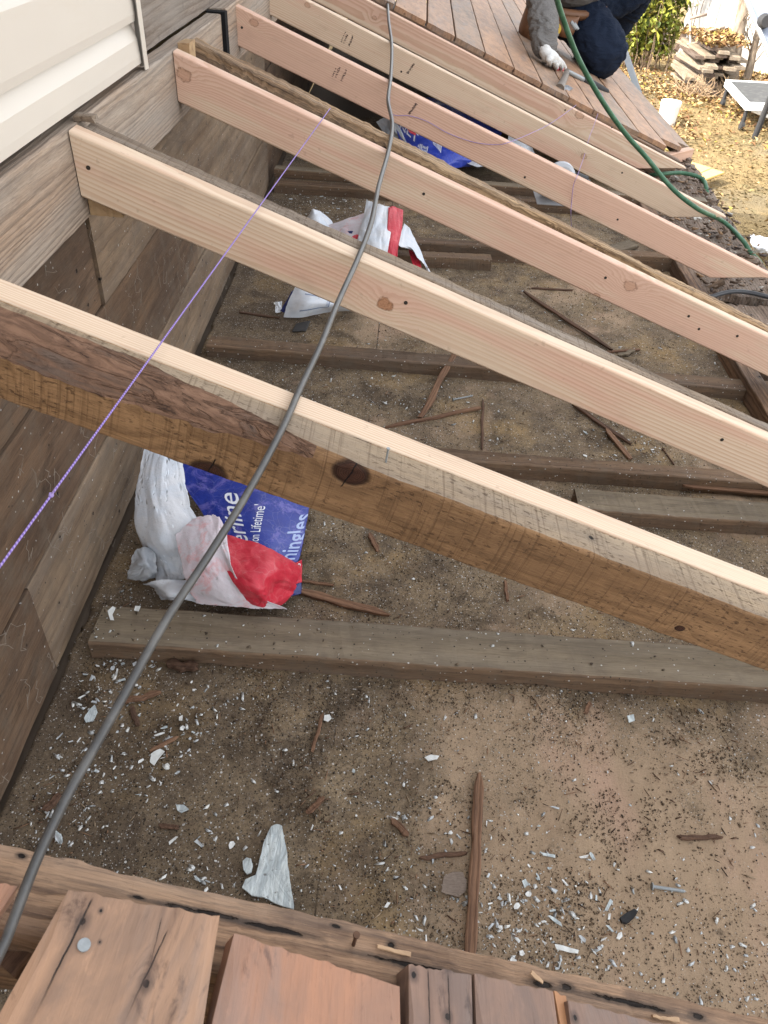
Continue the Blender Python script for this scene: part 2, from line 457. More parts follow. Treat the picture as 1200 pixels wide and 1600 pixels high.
# ------------------------------------------------------------------ plank builder
SLOPE = math.atan(0.376)
def plank(name, L, wy, dz, mat, M, parent=None, n=48, r=0.0022, rough=0.0004, cut0=0.0, lvl=None, wane=None, seed=0, bow=0.0, y0=None, rag0=0.0, rag1=0.0, lofs=None, topmat=None):
    """A board along local x (0..L), top at local z = 0, bottom at -dz, width wy centred on y = 0 (or starting at y0).
    cut0: x shift of the start per metre of depth; lvl: x where a level cut begins at the bottom; wane(x) -> (back, down) bark edge."""
    ya, yb = (-wy / 2, wy / 2) if y0 is None else (y0, y0 + wy)
    rnd = random.Random(seed)
    vs, fs, mi = [], [], []
    K = 12
    for i in range(n + 1):
        x = L * i / n
        dep = dz
        if lvl is not None and x > lvl: dep = max(0.002, (L - x) / max(1e-6, L - lvl) * dz)
        wb, wd = wane(x) if wane else (r, r)
        wb = max(wb, r); wd = min(max(wd, r), dep * 0.9)
        rr = min(r, dep * 0.3)
        sec = [(ya + rr, -dep), (yb - rr, -dep), (yb - rr * .3, -dep + rr * .3), (yb, -dep + rr), (yb, -rr), (yb - rr * .3, -rr * .3), (yb - rr, 0),
               (ya + wb, 0), (ya + wb * 0.62, -wd * 0.16), (ya + wb * 0.25, -wd * 0.48), (ya, -wd), (ya, -dep + rr)]
        by = bow * math.sin(math.pi * x / L)
        for (y, z) in sec:
            nx = mnoise.noise((x * 9 + seed * 3.1, y * 40, z * 40))
            nz = mnoise.noise((x * 60 + seed * 7.7, y * 160, z * 160))
            d = rough * (0.8 * nx + 0.6 * nz + 0.7 * mnoise.noise((x * 210, y * 260, z * 260 + seed)))
            if wane and wb > r * 3 and y < ya + wb * 0.8 and z > -wd * 1.05:
                d += 0.0035 * mnoise.noise((x * 26, y * 60, z * 60 + 9)) + 0.0022 * mnoise.noise((x * 95, y * 130, z * 130 + 4))
            xx = x
            if i == 0: xx += rag0 * (mnoise.noise((y * 60, z * 60, seed)) )
            if i == n: xx += rag1 * (mnoise.noise((y * 60, z * 60, seed + 5)) )
            lo = lofs(x) if lofs else 0
            vs.append((xx - cut0 * z * max(0, 1 - x / max(0.35, L * 0.2)), y + d + by, z + d + lo))
    for i in range(n):
        for j in range(K):
            a, b = i * K + j, i * K + (j + 1) % K
            fs.append((a, a + K, b + K, b))
            mi.append(1 if (wane and 7 <= j <= 9 and wane(L * (i + 0.5) / n)[0] > r * 3) else (topmat if topmat is not None and j == 6 else 0))
    fs.append(tuple(range(K))); mi.append(0)
    fs.append(tuple(n * K + j for j in range(K))[::-1]); mi.append(0)
    o = mesh_py(name, vs, fs, mat, parent, M, False, mi)
    bm = bmesh.new(); bm.from_mesh(o.data); bmesh.ops.recalc_face_normals(bm, faces=bm.faces); bm.to_mesh(o.data); bm.free()
    return o
def quad_board(name, a, b, c, d, thick, mat, seed=0, n=26, rough=0.0009, top=True, r=0.0015, rag=0.004, parent=None):
    """A board whose top face is a-b-c-d (a->d and b->c run along the grain); local x along the grain."""
    a, b, c, d = map(Vector, (a, b, c, d))
    ex = ((d - a) + (c - b)).normalized(); nz = (b - a).cross(d - a).normalized()
    if nz.z < 0: nz = -nz
    M = frame(a, ex, nz); Mi = M.inverted()
    A, B, C_, D = [Mi @ p for p in (a, b, c, d)]
    vs, fs = [], []
    m = 6 if rag < 0.003 else 18
    for s in range(2):
        for i in range(n + 1):
            for j in range(m + 1):
                u, v = i / n, j / m
                p = (A.lerp(B, v)).lerp(D.lerp(C_, v), u)
                e = 1.0 if 0 < j < m and 0 < i < n else 0.0
                dz = (0 if s == 0 else -thick) + rough * 1.5 * mnoise.noise((p.x * 8 + seed, p.y * 25, s * 3.0)) - (r if s == 0 and e == 0 else 0)
                ed = rough * 1.5 * mnoise.noise((p.x * 30 + seed, p.y * 10, 4.0))
                py = p.y + (ed if j in (0, m) else 0)
                px = p.x + (rag * (0.2 * mnoise.noise((p.y * 45 + seed, 2.2, s * 0.5)) + 0.45 * mnoise.noise((p.y * 300 + seed, 5.2, s * 0.5))) if i in (0, n) else 0)
                vs.append((px, py, p.z + dz))
    N = (n + 1) * (m + 1)
    idx = lambda s, i, j: s * N + i * (m + 1) + j
    for i in range(n):
        for j in range(m):
            fs.append((idx(0, i, j), idx(0, i + 1, j), idx(0, i + 1, j + 1), idx(0, i, j + 1)))
            fs.append((idx(1, i, j), idx(1, i, j + 1), idx(1, i + 1, j + 1), idx(1, i + 1, j)))
        fs.append((idx(0, i, 0), idx(1, i, 0), idx(1, i + 1, 0), idx(0, i + 1, 0)))
        fs.append((idx(0, i, m), idx(0, i + 1, m), idx(1, i + 1, m), idx(1, i, m)))
    for j in range(m):
        fs.append((idx(0, 0, j), idx(0, 0, j + 1), idx(1, 0, j + 1), idx(1, 0, j)))
        fs.append((idx(0, n, j), idx(1, n, j), idx(1, n, j + 1), idx(0, n, j + 1)))
    o = mesh_py(name, vs, fs, mat, parent, M)
    bm = bmesh.new(); bm.from_mesh(o.data); bmesh.ops.recalc_face_normals(bm, faces=bm.faces); bm.to_mesh(o.data); bm.free()
    return o

# ------------------------------------------------------------------ materials of the lumber
BCR = [(0.038, 0.02, 0.0, 0.6, 0.0013), (0.086, -0.06, 0.03, 0.5, 0.0009), (0.082, -0.06, 0.0, 0.10, 0.0006)]
MW_ROOF = M_old('old_sheathing_wood', (0.33, 0.19, 0.115), (0.21, 0.135, 0.095), (0.08, 0.043, 0.03), freq=40, grey=0.3, holes=0.8, cracks=BCR, rough=0.55, streak=0.3, stain=0.55, lateamt=0.2)
MW_ROOF_RED = M_old('red_sheathing_wood', (0.36, 0.165, 0.10), (0.27, 0.15, 0.105), (0.12, 0.055, 0.035), freq=40, grey=0.2, holes=0.6, rough=0.55, streak=0.25, stain=0.4, lateamt=0.15)
MW_ROOF_GREY = M_old('grey_sheathing_wood', (0.24, 0.16, 0.125), (0.19, 0.14, 0.115), (0.07, 0.045, 0.035), freq=80, grey=0.6, holes=1.0, rough=0.7, streak=0.6, stain=0.5, lateamt=0.3)
MW_FAR = M_old('far_sheathing_wood', (0.36, 0.225, 0.15), (0.23, 0.15, 0.105), (0.10, 0.055, 0.038), freq=70, grey=0.22, holes=0.7, rough=0.75, streak=0.45, stain=0.65, lateamt=0.3)
MW_R0 = M_old('weathered_rafter_wood', (0.27, 0.165, 0.10), (0.14, 0.092, 0.066), (0.045, 0.028, 0.022), freq=110, grey=0.3, holes=1.0, streak=0.8, stain=0.95, lateamt=0.45, bump=1.0)
MW_GREY = M_old('grey_rafter_wood', (0.25, 0.185, 0.125), (0.19, 0.15, 0.115), (0.09, 0.06, 0.042), freq=120, grey=0.5, saw=0.4, holes=0.6, streak=0.5, stain=0.5)
MW_ROT = M_old('rotten_rafter_wood', (0.44, 0.30, 0.17), (0.29, 0.18, 0.10), (0.045, 0.024, 0.014), freq=120, grey=0.25, holes=0.8, streak=0.95, stain=0.9, bump=1.0)
MW_LEDGER = M_old('weathered_ledger_wood', (0.36, 0.295, 0.235), (0.33, 0.235, 0.165), (0.135, 0.10, 0.078), freq=190, grey=0.5, streak=0.4, stain=0.45, lateamt=0.5, bump=0.6)
MW_WALL = M_old('dusty_wall_boards', (0.165, 0.104, 0.064), (0.088, 0.056, 0.037), (0.04, 0.025, 0.018), freq=45, grey=0.05, streak=0.28, stain=0.75, lateamt=0.22, holes=0.3, speck=0.022, bump=0.6)
MW_WALL2 = M_old('pale_wall_boards', (0.265, 0.19, 0.125), (0.15, 0.102, 0.066), (0.07, 0.05, 0.04), freq=45, grey=0.2, streak=0.28, stain=0.75, lateamt=0.22, holes=0.4, speck=0.022, bump=0.6)
MW_JOIST = M_old('dusty_joist_wood', (0.225, 0.18, 0.125), (0.15, 0.12, 0.083), (0.075, 0.055, 0.038), freq=60, grey=0.14, streak=0.35, stain=0.5, lateamt=0.25, speck=0.035, bump=0.5)
MW_JOISTB = M_old('brown_joist_wood', (0.20, 0.128, 0.078), (0.125, 0.082, 0.053), (0.05, 0.031, 0.021), freq=70, grey=0.10, streak=0.5, stain=0.5, lateamt=0.4, speck=0.06, bump=0.6)
MW_SPLINT = M_old('split_wood', (0.26, 0.15, 0.09), (0.18, 0.10, 0.062), (0.075, 0.04, 0.026), freq=150, streak=0.7, stain=0.3)
MW_SPLINTD = M_old('dark_split_wood', (0.15, 0.085, 0.055), (0.10, 0.06, 0.04), (0.04, 0.022, 0.016), freq=150, streak=0.7, stain=0.4)

def M_bark():
    t = NT('bark_edge', 0.85, 0.15)
    co = t.obj()
    v = t.noise(t.scl(co, (22, 70, 70)), 1.0, 7, 0.70, 1.4)
    n = t.noise(t.scl(co, (9, 42, 42)), 1.0, 5, 0.62, 0.9)
    c = t.mix(t.smooth(v, 0.38, 0.62), (0.215, 0.125, 0.082), (0.125, 0.072, 0.048))
    c = t.mix(t.smooth(n, 0.53, 0.66), c, t.mix(t.smooth(v, 0.4, 0.6), (0.085, 0.058, 0.046), (0.14, 0.098, 0.076)))
    c = t.mix(t.math('MULTIPLY', t.smooth(t.math('ABSOLUTE', t.math('SUBTRACT', n, 0.535)), 0.016, 0.002), 0.45), c, (0.03, 0.014, 0.011))
    c = t.mix(t.math('MULTIPLY', t.smooth(v, 0.60, 0.66), 0.7), c, (0.03, 0.02, 0.016))
    t.col(c); t.bump(t.math('SUBTRACT', v, t.math('MULTIPLY', t.smooth(n, 0.5, 0.57), 0.6)), 0.9, 0.005)
    return t.m
MW_BARK = M_bark()

# ------------------------------------------------------------------ rafters
RAF_X, RAF_Z = -0.5, 0.767
EX, EZ = Vector((math.cos(SLOPE), 0, -math.sin(SLOPE))), Vector((math.sin(SLOPE), 0, math.cos(SLOPE)))
def raf_M(Y, yaw=0.0, dx=0.0, dz=0.0):
    M = frame((RAF_X, Y, RAF_Z), EX, EZ)
    return Matrix.Translation((dx, 0, dz)) @ Matrix.Translation((RAF_X, Y, 0)) @ Matrix.Rotation(yaw, 4, 'Z') @ Matrix.Translation((-RAF_X, -Y, 0)) @ M
def raf_loc(px, py, Y):
    p = atY(px, py, Y) - Vector((RAF_X, Y, RAF_Z))
    return p.dot(EX), p.dot(EZ)
RAF_L, RAF_LVL = 1.835, 1.645
M_SCREW = plain('screw_head', (0.045, 0.04, 0.035), 0.4, 0.5, 0.6)
M_HOLE = plain('dark_hole', (0.012, 0.009, 0.007), 0.9, 0.1)
M_INK = plain('stamp_ink', (0.028, 0.02, 0.026), 0.7, 0.1, 0, 0.5, 160)
def add_screws(parent, Y, spots, r=0.0034):
    for (px, py) in spots:
        x, z = raf_loc(px, py, Y)
        bm = bmesh.new()
        add_cyl(bm, (x, 0.004, z), (x, -0.0006, z), r, r, 12)
        add_cyl(bm, (x - r * .5, -0.0012, z), (x + r * .5, -0.0012, z), r * .22, r * .22, 6)
        bm_obj('screw', bm, M_SCREW, parent, parent.matrix_world.copy()).matrix_world = parent.matrix_world
def child_fix(o, parent):
    o.parent = parent; o.matrix_parent_inverse = Matrix.Identity(4); o.matrix_basis = Matrix.Identity(4)
GLYPHS = {'2': 'M', }
def add_stamp(parent, Y, px, py, rows, seed, w=0.0029, L=0.03, tilt=0.1):
    """Worn grade stamp: columns of small ink strokes, laid 0.4 mm proud of the face."""
    rnd = random.Random(seed)
    x0, z0 = raf_loc(px, py, Y)
    bm = bmesh.new()
    for k, (ox, kind) in enumerate(rows):
        zz = -L / 2
        while zz < L / 2:
            if kind == 'ring':
                for q in range(14):
                    if rnd.random() < .15: continue
                    t0, t1 = 2 * math.pi * q / 14, 2 * math.pi * (q + 1) / 14
                    c = Vector((ox, 0, 0.008))
                    P = [c + Vector((rr * math.cos(t) * .8, 0, rr * math.sin(t))) for rr, t in ((.0042, t0), (.0042, t1), (.0028, t1), (.0028, t0))]
                    bm.faces.new([bm.verts.new((p.x + x0, -0.0005, p.z + z0)) for p in P])
                zz = L
                continue
            h = rnd.uniform(.0009, .0028); ww = w * rnd.uniform(.6, 1.9)
            if rnd.random() < 0.82:
                sx = rnd.uniform(-.0009, .0009)
                a = zz; b = zz + h
                q = [(ox + sx - ww / 2, a), (ox + sx + ww / 2, a + .0003), (ox + sx + ww / 2, b), (ox + sx - ww / 2, b - .0003)]
                bm.faces.new([bm.verts.new((x0 + u + v * tilt, -0.0005, z0 + v)) for u, v in q])
            zz += h + rnd.uniform(.0003, .0011)
    o = bm_obj('grade_stamp', bm, M_INK, parent)
    child_fix(o, parent)
def new_rafter(Y, label, knots_px, screws, pink, seed, dxl=0.0, freq=170.0, cz=-0.02, cy=0.06, lateral=0.0, sag=None, kd=0.42):
    kn = []
    for (px, py, pr) in knots_px:
        x, z = raf_loc(px, py, Y)
        d = (atY(px, py, Y) - Vector(CAM)).length
        kn.append((x, z, pr * d / F_PX))
    o = plank('new_rafter', RAF_L, 0.038, 0.089, M_new('new_wood_%d' % seed, kn, pink, freq, cz, cy, kd), raf_M(Y), y0=0, cut0=0.376, lvl=RAF_LVL, seed=seed, r=0.003, rough=0.0003, bow=lateral)
    tag(o, label, 'rafter', 'new rafters sloping down from the house wall')
    for (px, py) in screws:
        x, z = raf_loc(px, py, Y)
        bm = bmesh.new()
        add_cyl(bm, (x, 0.004, z), (x, -0.0007, z), 0.0034, 0.0034, 12)
        add_cyl(bm, (x - .0016, -0.0010, z), (x + .0016, -0.0010, z), .0006, .0006, 6)
        child_fix(bm_obj('screw', bm, M_SCREW, o), o)
    return o
n1 = new_rafter(0.722, 'new cream rafter nailed flat behind the barked brown old rafter', [], [], 0.15, 1, freq=240)
n2 = new_rafter(1.195, 'new rafter with one round dark-rimmed knot mid-length under the cable', [(602, 475, 10)], [(138, 262), (634, 473), (1128, 687)], 0.22, 2, freq=165, cz=-0.10, cy=0.035, kd=0.95)
n3 = new_rafter(1.797, 'new pinkish rafter with ringed knot at its top end, before the rotten rafter', [(287, 117, 7.5), (985, 447, 8), (932, 463, 5)], [(662, 303), (946, 434), (1076, 494), (1092, 514), (1152, 525)], 0.6, 3, freq=190, cz=-0.13, cy=0.03)
n4 = new_rafter(2.447, 'new pink stamped rafter whose pointed foot reaches over the rotten broad eave board', [(397, 36, 4.5)], [(378, 43), (820, 277), (965, 343)], 0.75, 4, freq=200, cz=-0.12, cy=0.04)
n5 = new_rafter(3.0, 'new stamped rafter lying under the green hose, second from the boarded far roof', [(912, 245, 3.5), (480, 8, 3)], [(972, 270), (627, 112)], 0.35, 5, freq=210, cz=-0.15, cy=0.03)
n6 = new_rafter(3.6, 'new rafter closest to the boarded roof where the worker kneels', [(905, 180, 5), (585, 28, 2.5)], [(883, 172), (956, 199)], 0.55, 6, freq=180, cz=-0.05, cy=0.06)
S3 = [(-.018, 'l'), (-.009, 'l'), (-.009, 'ring'), (.009, 'l'), (.0115, 'l')]
add_stamp(n4, 2.447, 532, 116, S3, 3, L=0.030); add_stamp(n4, 2.447, 644, 170, [(0, 'l'), (.003, 'l')], 4, L=0.034, tilt=0.25)
add_stamp(n5, 3.0, 544, 62, S3, 5, L=0.032); add_stamp(n5, 3.0, 641, 107, [(0, 'l'), (.003, 'l')], 6, L=0.036, tilt=0.25)

# the old rafter nearest but one to the camera: bark along its upper edge, two dark knots
Y1 = 0.668
k1 = []
for (px, py, pr) in [(551, 734, 23), (325, 738, 22), (1062, 982, 6)]:
    x, z = raf_loc(px, py, Y1); k1.append((x, z - (0.006 if px == 551 else 0), pr * (atY(px, py, Y1) - Vector(CAM)).length / F_PX))
MW_R1 = M_old('brown_rafter_wood', (0.30, 0.175, 0.088), (0.205, 0.118, 0.06), (0.085, 0.046, 0.023), knots=k1, saw=0.42, freq=100, streak=0.35, stain=0.3, lateamt=0.35, bump=0.45)
MW_SAWTOP = M_old('grey_sawn_top', (0.31, 0.235, 0.155), (0.22, 0.165, 0.115), (0.12, 0.082, 0.056), saw=0.5, freq=60, grey=0.2, holes=0.35, streak=0.3, stain=0.45, lateamt=0.2)
def wane1(x):
    e = max(0.0, min(1.0, (0.55 - x) / 0.34)); e = e * e * (3 - 2 * e)
    e2 = 0.02 + 0.10 * mnoise.noise((x * 7, 3, 1))
    return (0.052 * (0.80 * e + max(0, e2) * (1 - e)) + 0.004 * mnoise.noise((x * 22, 8, 2)), 0.030 * e + 0.0055 * (1 - e) + 0.002 * mnoise.noise((x * 15, 1, 5)))
o1 = plank('old_rafter', RAF_L, 0.053, 0.082, [MW_R1, MW_BARK, MW_SAWTOP], raf_M(Y1), topmat=2, y0=0, cut0=0.376, seed=31, r=0.003, rough=0.0007, n=240, wane=wane1)
tag(o1, 'old brown rafter with bark along its upper edge and two black knots', 'rafter', 'old rafters kept beside the new ones')
# top faces of the same rafter weather to a pale sawn grey
def old_raf(Y, label, mat, yaw=0, wy=0.05, dz=0.095, seed=0, rough=0.0016, x0=0.0, L=RAF_L, dzz=0.0, wane=None, n=120):
    o = plank('old_rafter', L, wy, dz, mat, raf_M(Y, yaw, 0, dzz) @ Matrix.Translation((x0, 0, 0)), y0=0, cut0=0.376, seed=seed, r=0.003, rough=rough, n=n, wane=wane)
    return tag(o, label, 'rafter', 'old rafters kept beside the new ones')
old_raf(1.2345, 'old grey sawn rafter behind the new rafter with the round knot', [MW_GREY, MW_ROT], 0, 0.036, seed=32, x0=0.012)
def waneR(x): return (0.004 + 0.010 * max(0, mnoise.noise((x * 12, 1, 7)) + 0.2), 0.004 + 0.010 * max(0, mnoise.noise((x * 10, 4, 7)) + 0.2))
old_raf(1.935, 'old splintered rotten-topped rafter standing off behind the pinkish new rafter', [MW_ROT, MW_ROT], -0.052, 0.042, seed=33, rough=0.0028, x0=0.006, wane=waneR, n=200)
P0 = []
for (px, py, rx, ry) in [(285, 1418, 34, 6), (335, 1428, 60, 5), (215, 1402, 12, 3), (33, 1338, 7, 4), (610, 1477, 9, 6), (525, 1448, 8, 3), (850, 1538, 24, 6), (885, 1542, 12, 6), (1090, 1588, 14, 5), (430, 1452, 70, 5), (660, 1512, 110, 5), (980, 1566, 90, 5)]:
    p = atR(px, py); q = p - Vector((RAF_X, 0.158, RAF_Z)); m = (p - Vector(CAM)).length / F_PX
    P0.append((q.dot(EX), p.y - 0.158, rx * m, ry * m))
MW_R0N = M_old('near_rafter_wood', (0.31, 0.195, 0.12), (0.165, 0.105, 0.073), (0.05, 0.03, 0.024), freq=130, grey=0.25, streak=0.55, stain=0.95, lateamt=0.5, bump=0.8, patches=P0)
r0 = old_raf(0.158, 'old weathered rafter along the bottom of the picture under the near boards', [MW_R0N, MW_R0N], 0, 0.044, 0.10, seed=30, rough=0.0016, n=220, wane=lambda x: (0.004, 0.004))
old_raf(3.70, 'old dark rafter edge carrying the far roof boards', [MW_R0, MW_R0], 0, 0.045, 0.10, seed=34, rough=0.0015)

# ------------------------------------------------------------------ ledger boards on the house
def y_board(name, x, y0, y1, ztop, dz, wy, mat, seed, parent=None, rough=0.001, r=0.003, yaw=0.0, n=None):
    M = Matrix.Translation((x, y0, ztop)) @ Matrix.Rotation(yaw, 4, 'Z') @ frame((0, 0, 0), (0, 1, 0), (0, 0, 1))
    return plank(name, y1 - y0, wy, dz, mat, M, parent, y0=0, seed=seed, rough=rough, r=r, n=n or max(12, int((y1 - y0) * 30)))
yA = atX(346, 22, -0.5).y
t = y_board('ledger_board', -0.502, -1.2, yA, 0.768, 0.135, 0.038, MW_LEDGER, 41)
tag(t, 'weathered grey ledger board with swirling grain, nailed to the house under the siding', 'ledger', 'ledger boards along the house wall')
t = y_board('ledger_board', -0.495, yA + 0.034, 6.5, 0.775, 0.14, 0.045, MW_LEDGER, 42)
tag(t, 'weathered ledger board past the dark slot, where the far rafters meet the house', 'ledger', 'ledger boards along the house wall')

# ------------------------------------------------------------------ house: wall boards, siding, upper wall
house = empty('house', (-0.55, 1.5, GZ))
tag(house, 'house wall with cream vinyl siding above dusty bare wall boards', 'house')
def hchild(o):
    o.parent = house; o.matrix_parent_inverse = house.matrix_basis.inverted(); return o
M_house_inv = Matrix.Translation((-0.55, 1.5, GZ)).inverted()
YAW = 0.016
for (z1, dz, brk, sd) in [(0.205, 0.20, 0.80, 51), (0.425, 0.215, 2.05, 52), (0.632, 0.203, 1.32, 53)]:
    for k, (a, b) in enumerate([(-1.2, brk), (brk + 0.004, 3.35), (3.36, 7.0)]):
        xo = -0.508 - 0.003 * ((sd + k) % 3) - YAW * (a + 1.2)
        hchild(y_board('wall_board', xo, a, b, z1, dz, 0.022, MW_WALL2 if (k >= 1 and a < 3) else MW_WALL, sd * 3 + k, None, 0.0012, 0.002, YAW))
M_OLDSIDE = M_old('bare_house_boards', (0.24, 0.2, 0.165), (0.19, 0.155, 0.13), (0.09, 0.065, 0.05), freq=60, grey=0.5, streak=0.5, stain=0.5, holes=0.6)
for k in range(6):
    hchild(y_board('wall_board', -0.543 - 0.001 * (k % 2), -1.2, 9.0, 0.97 + k * 0.203, 0.2, 0.02, M_OLDSIDE, 70 + k, None, 0.001, 0.002))
# cream lap siding: dutch-lap profile run along the wall
def M_siding():
    t = NT('cream_vinyl', 0.42, 0.4)
    co = t.obj()
    g = t.noise(t.scl(co, (60, 1.6, 110)), 1.0, 4, 0.6, 0.6)
    n = t.noise(co, 3.0, 4, 0.6)
    c = t.mix(n, (0.53, 0.485, 0.43), (0.58, 0.54, 0.48))
    c = t.mix(t.math('MULTIPLY', t.smooth(t.noise(t.scl(co, (9, 2, 9)), 1.0, 5, 0.7), 0.55, 0.75), 0.25), c, (0.5, 0.42, 0.33))
    t.col(c); t.bump(g, 0.12, 0.001)
    return t.m
SID_END = 1.60
zb = atX(140, 155, -0.507).z
zl = atX(0, 150, -0.507).z
H_C = 0.112
prof = [(-0.507 - 0.012, zb), (-0.507, zb), (-0.5068, zb + 0.012), (-0.5085, zl - 0.028), (-0.517, zl - 0.006), (-0.519, zl)]
z = zl
for k in range(17):
    prof += [(-0.5075, z + 0.0005), (-0.5065, z + 0.012), (-0.508, z + H_C - 0.032), (-0.517, z + H_C - 0.007), (-0.519, z + H_C)]
    z += H_C
vs, fs = [], []
NY = 60
for i in range(NY + 1):
    y = -1.2 + (SID_END + 1.2) * i / NY
    for (x, zz) in prof:
        vs.append((x + 0.0016 * mnoise.noise((y * 2.4, zz * 4, 0)), y + (0.012 * (zz - zb) if i == NY else 0), zz + 0.0025 * mnoise.noise((y * 1.7, 5, 0))))
m = len(prof)
for i in range(NY):
    for j in range(m - 1):
        fs.append((i * m + j, (i + 1) * m + j, (i + 1) * m + j + 1, i * m + j + 1))
M_SID = M_siding()
sid = hchild(mesh_py('siding', vs, fs, M_SID))
md = sid.modifiers.new('thickness', 'SOLIDIFY'); md.thickness = 0.0015
# loose corner trim at the end of the siding
bm = bmesh.new()
tp = [(-0.500, SID_END - 0.012), (-0.4985, SID_END + 0.004), (-0.503, SID_END + 0.020), (-0.520, SID_END + 0.022)]
zz0 = zb - 0.012
ring = []
for k in range(24):
    f = k / 23.0
    z = zz0 + f * 1.95
    dx = 0.004 * math.sin(f * 9) if f < 0.2 else 0.001
    ring.append([bm.verts.new((x + dx, y + 0.01 * (1 - min(1, f * 8)) ** 2, z)) for x, y in tp])
for k in range(23):
    for j in range(3):
        bm.faces.new((ring[k][j], ring[k][j + 1], ring[k + 1][j + 1], ring[k + 1][j]))
trim = bm_obj('corner_trim', bm, M_SID); hchild(trim)
md = trim.modifiers.new('thickness', 'SOLIDIFY'); md.thickness = 0.0016
# scrap of torn house wrap beside the trim
M_WRAPW = plain('house_wrap', (0.62, 0.7, 0.78), 0.5, 0.3, 0, 0.15, 40)
bm = bmesh.new()
gp = [[bm.verts.new((-0.538 + 0.008 * random.random(), 1.64 + 0.035 * i + 0.008 * random.random(), 0.875 + 0.03 * j + 0.012 * random.random())) for j in range(9)] for i in range(9)]
for i in range(8):
    for j in range(8): bm.faces.new((gp[i][j], gp[i + 1][j], gp[i + 1][j + 1], gp[i][j + 1]))
hchild(bm_obj('house_wrap', bm, M_WRAPW))
bm = bmesh.new(); add_box(bm, -0.540, -0.492, yA + 0.002, yA + 0.0325, 0.600, 0.772)  # black box fills the ledger slot; its darkness is put in as colour
hchild(bm_obj('slot_shade', bm, plain('slot_shade_black', (0.012, 0.012, 0.013), 0.9, 0.1)))
# upper storey and roof edge (above the frame): what keeps the porch in shade
M_UP = plain('cream_wall', (0.66, 0.6, 0.52), 0.5, 0.3)
bm = bmesh.new()
add_box(bm, -0.95, -0.72, -4.5, 9.0, GZ, 2.75)
hchild(bm_obj('wall', bm, M_UP))
bm = bmesh.new()
add_box(bm, -4.0, -0.36, -5.0, 9.3, 2.76, 2.90)
add_box(bm, -2.3, -1.5, 2.6, 3.6, 2.905, 3.9)  # added box, unseen above the frame, casting a shadow band on the yard
hchild(bm_obj('roof', bm, plain('roof_shingle', (0.09, 0.085, 0.08), 0.9, 0.1)))

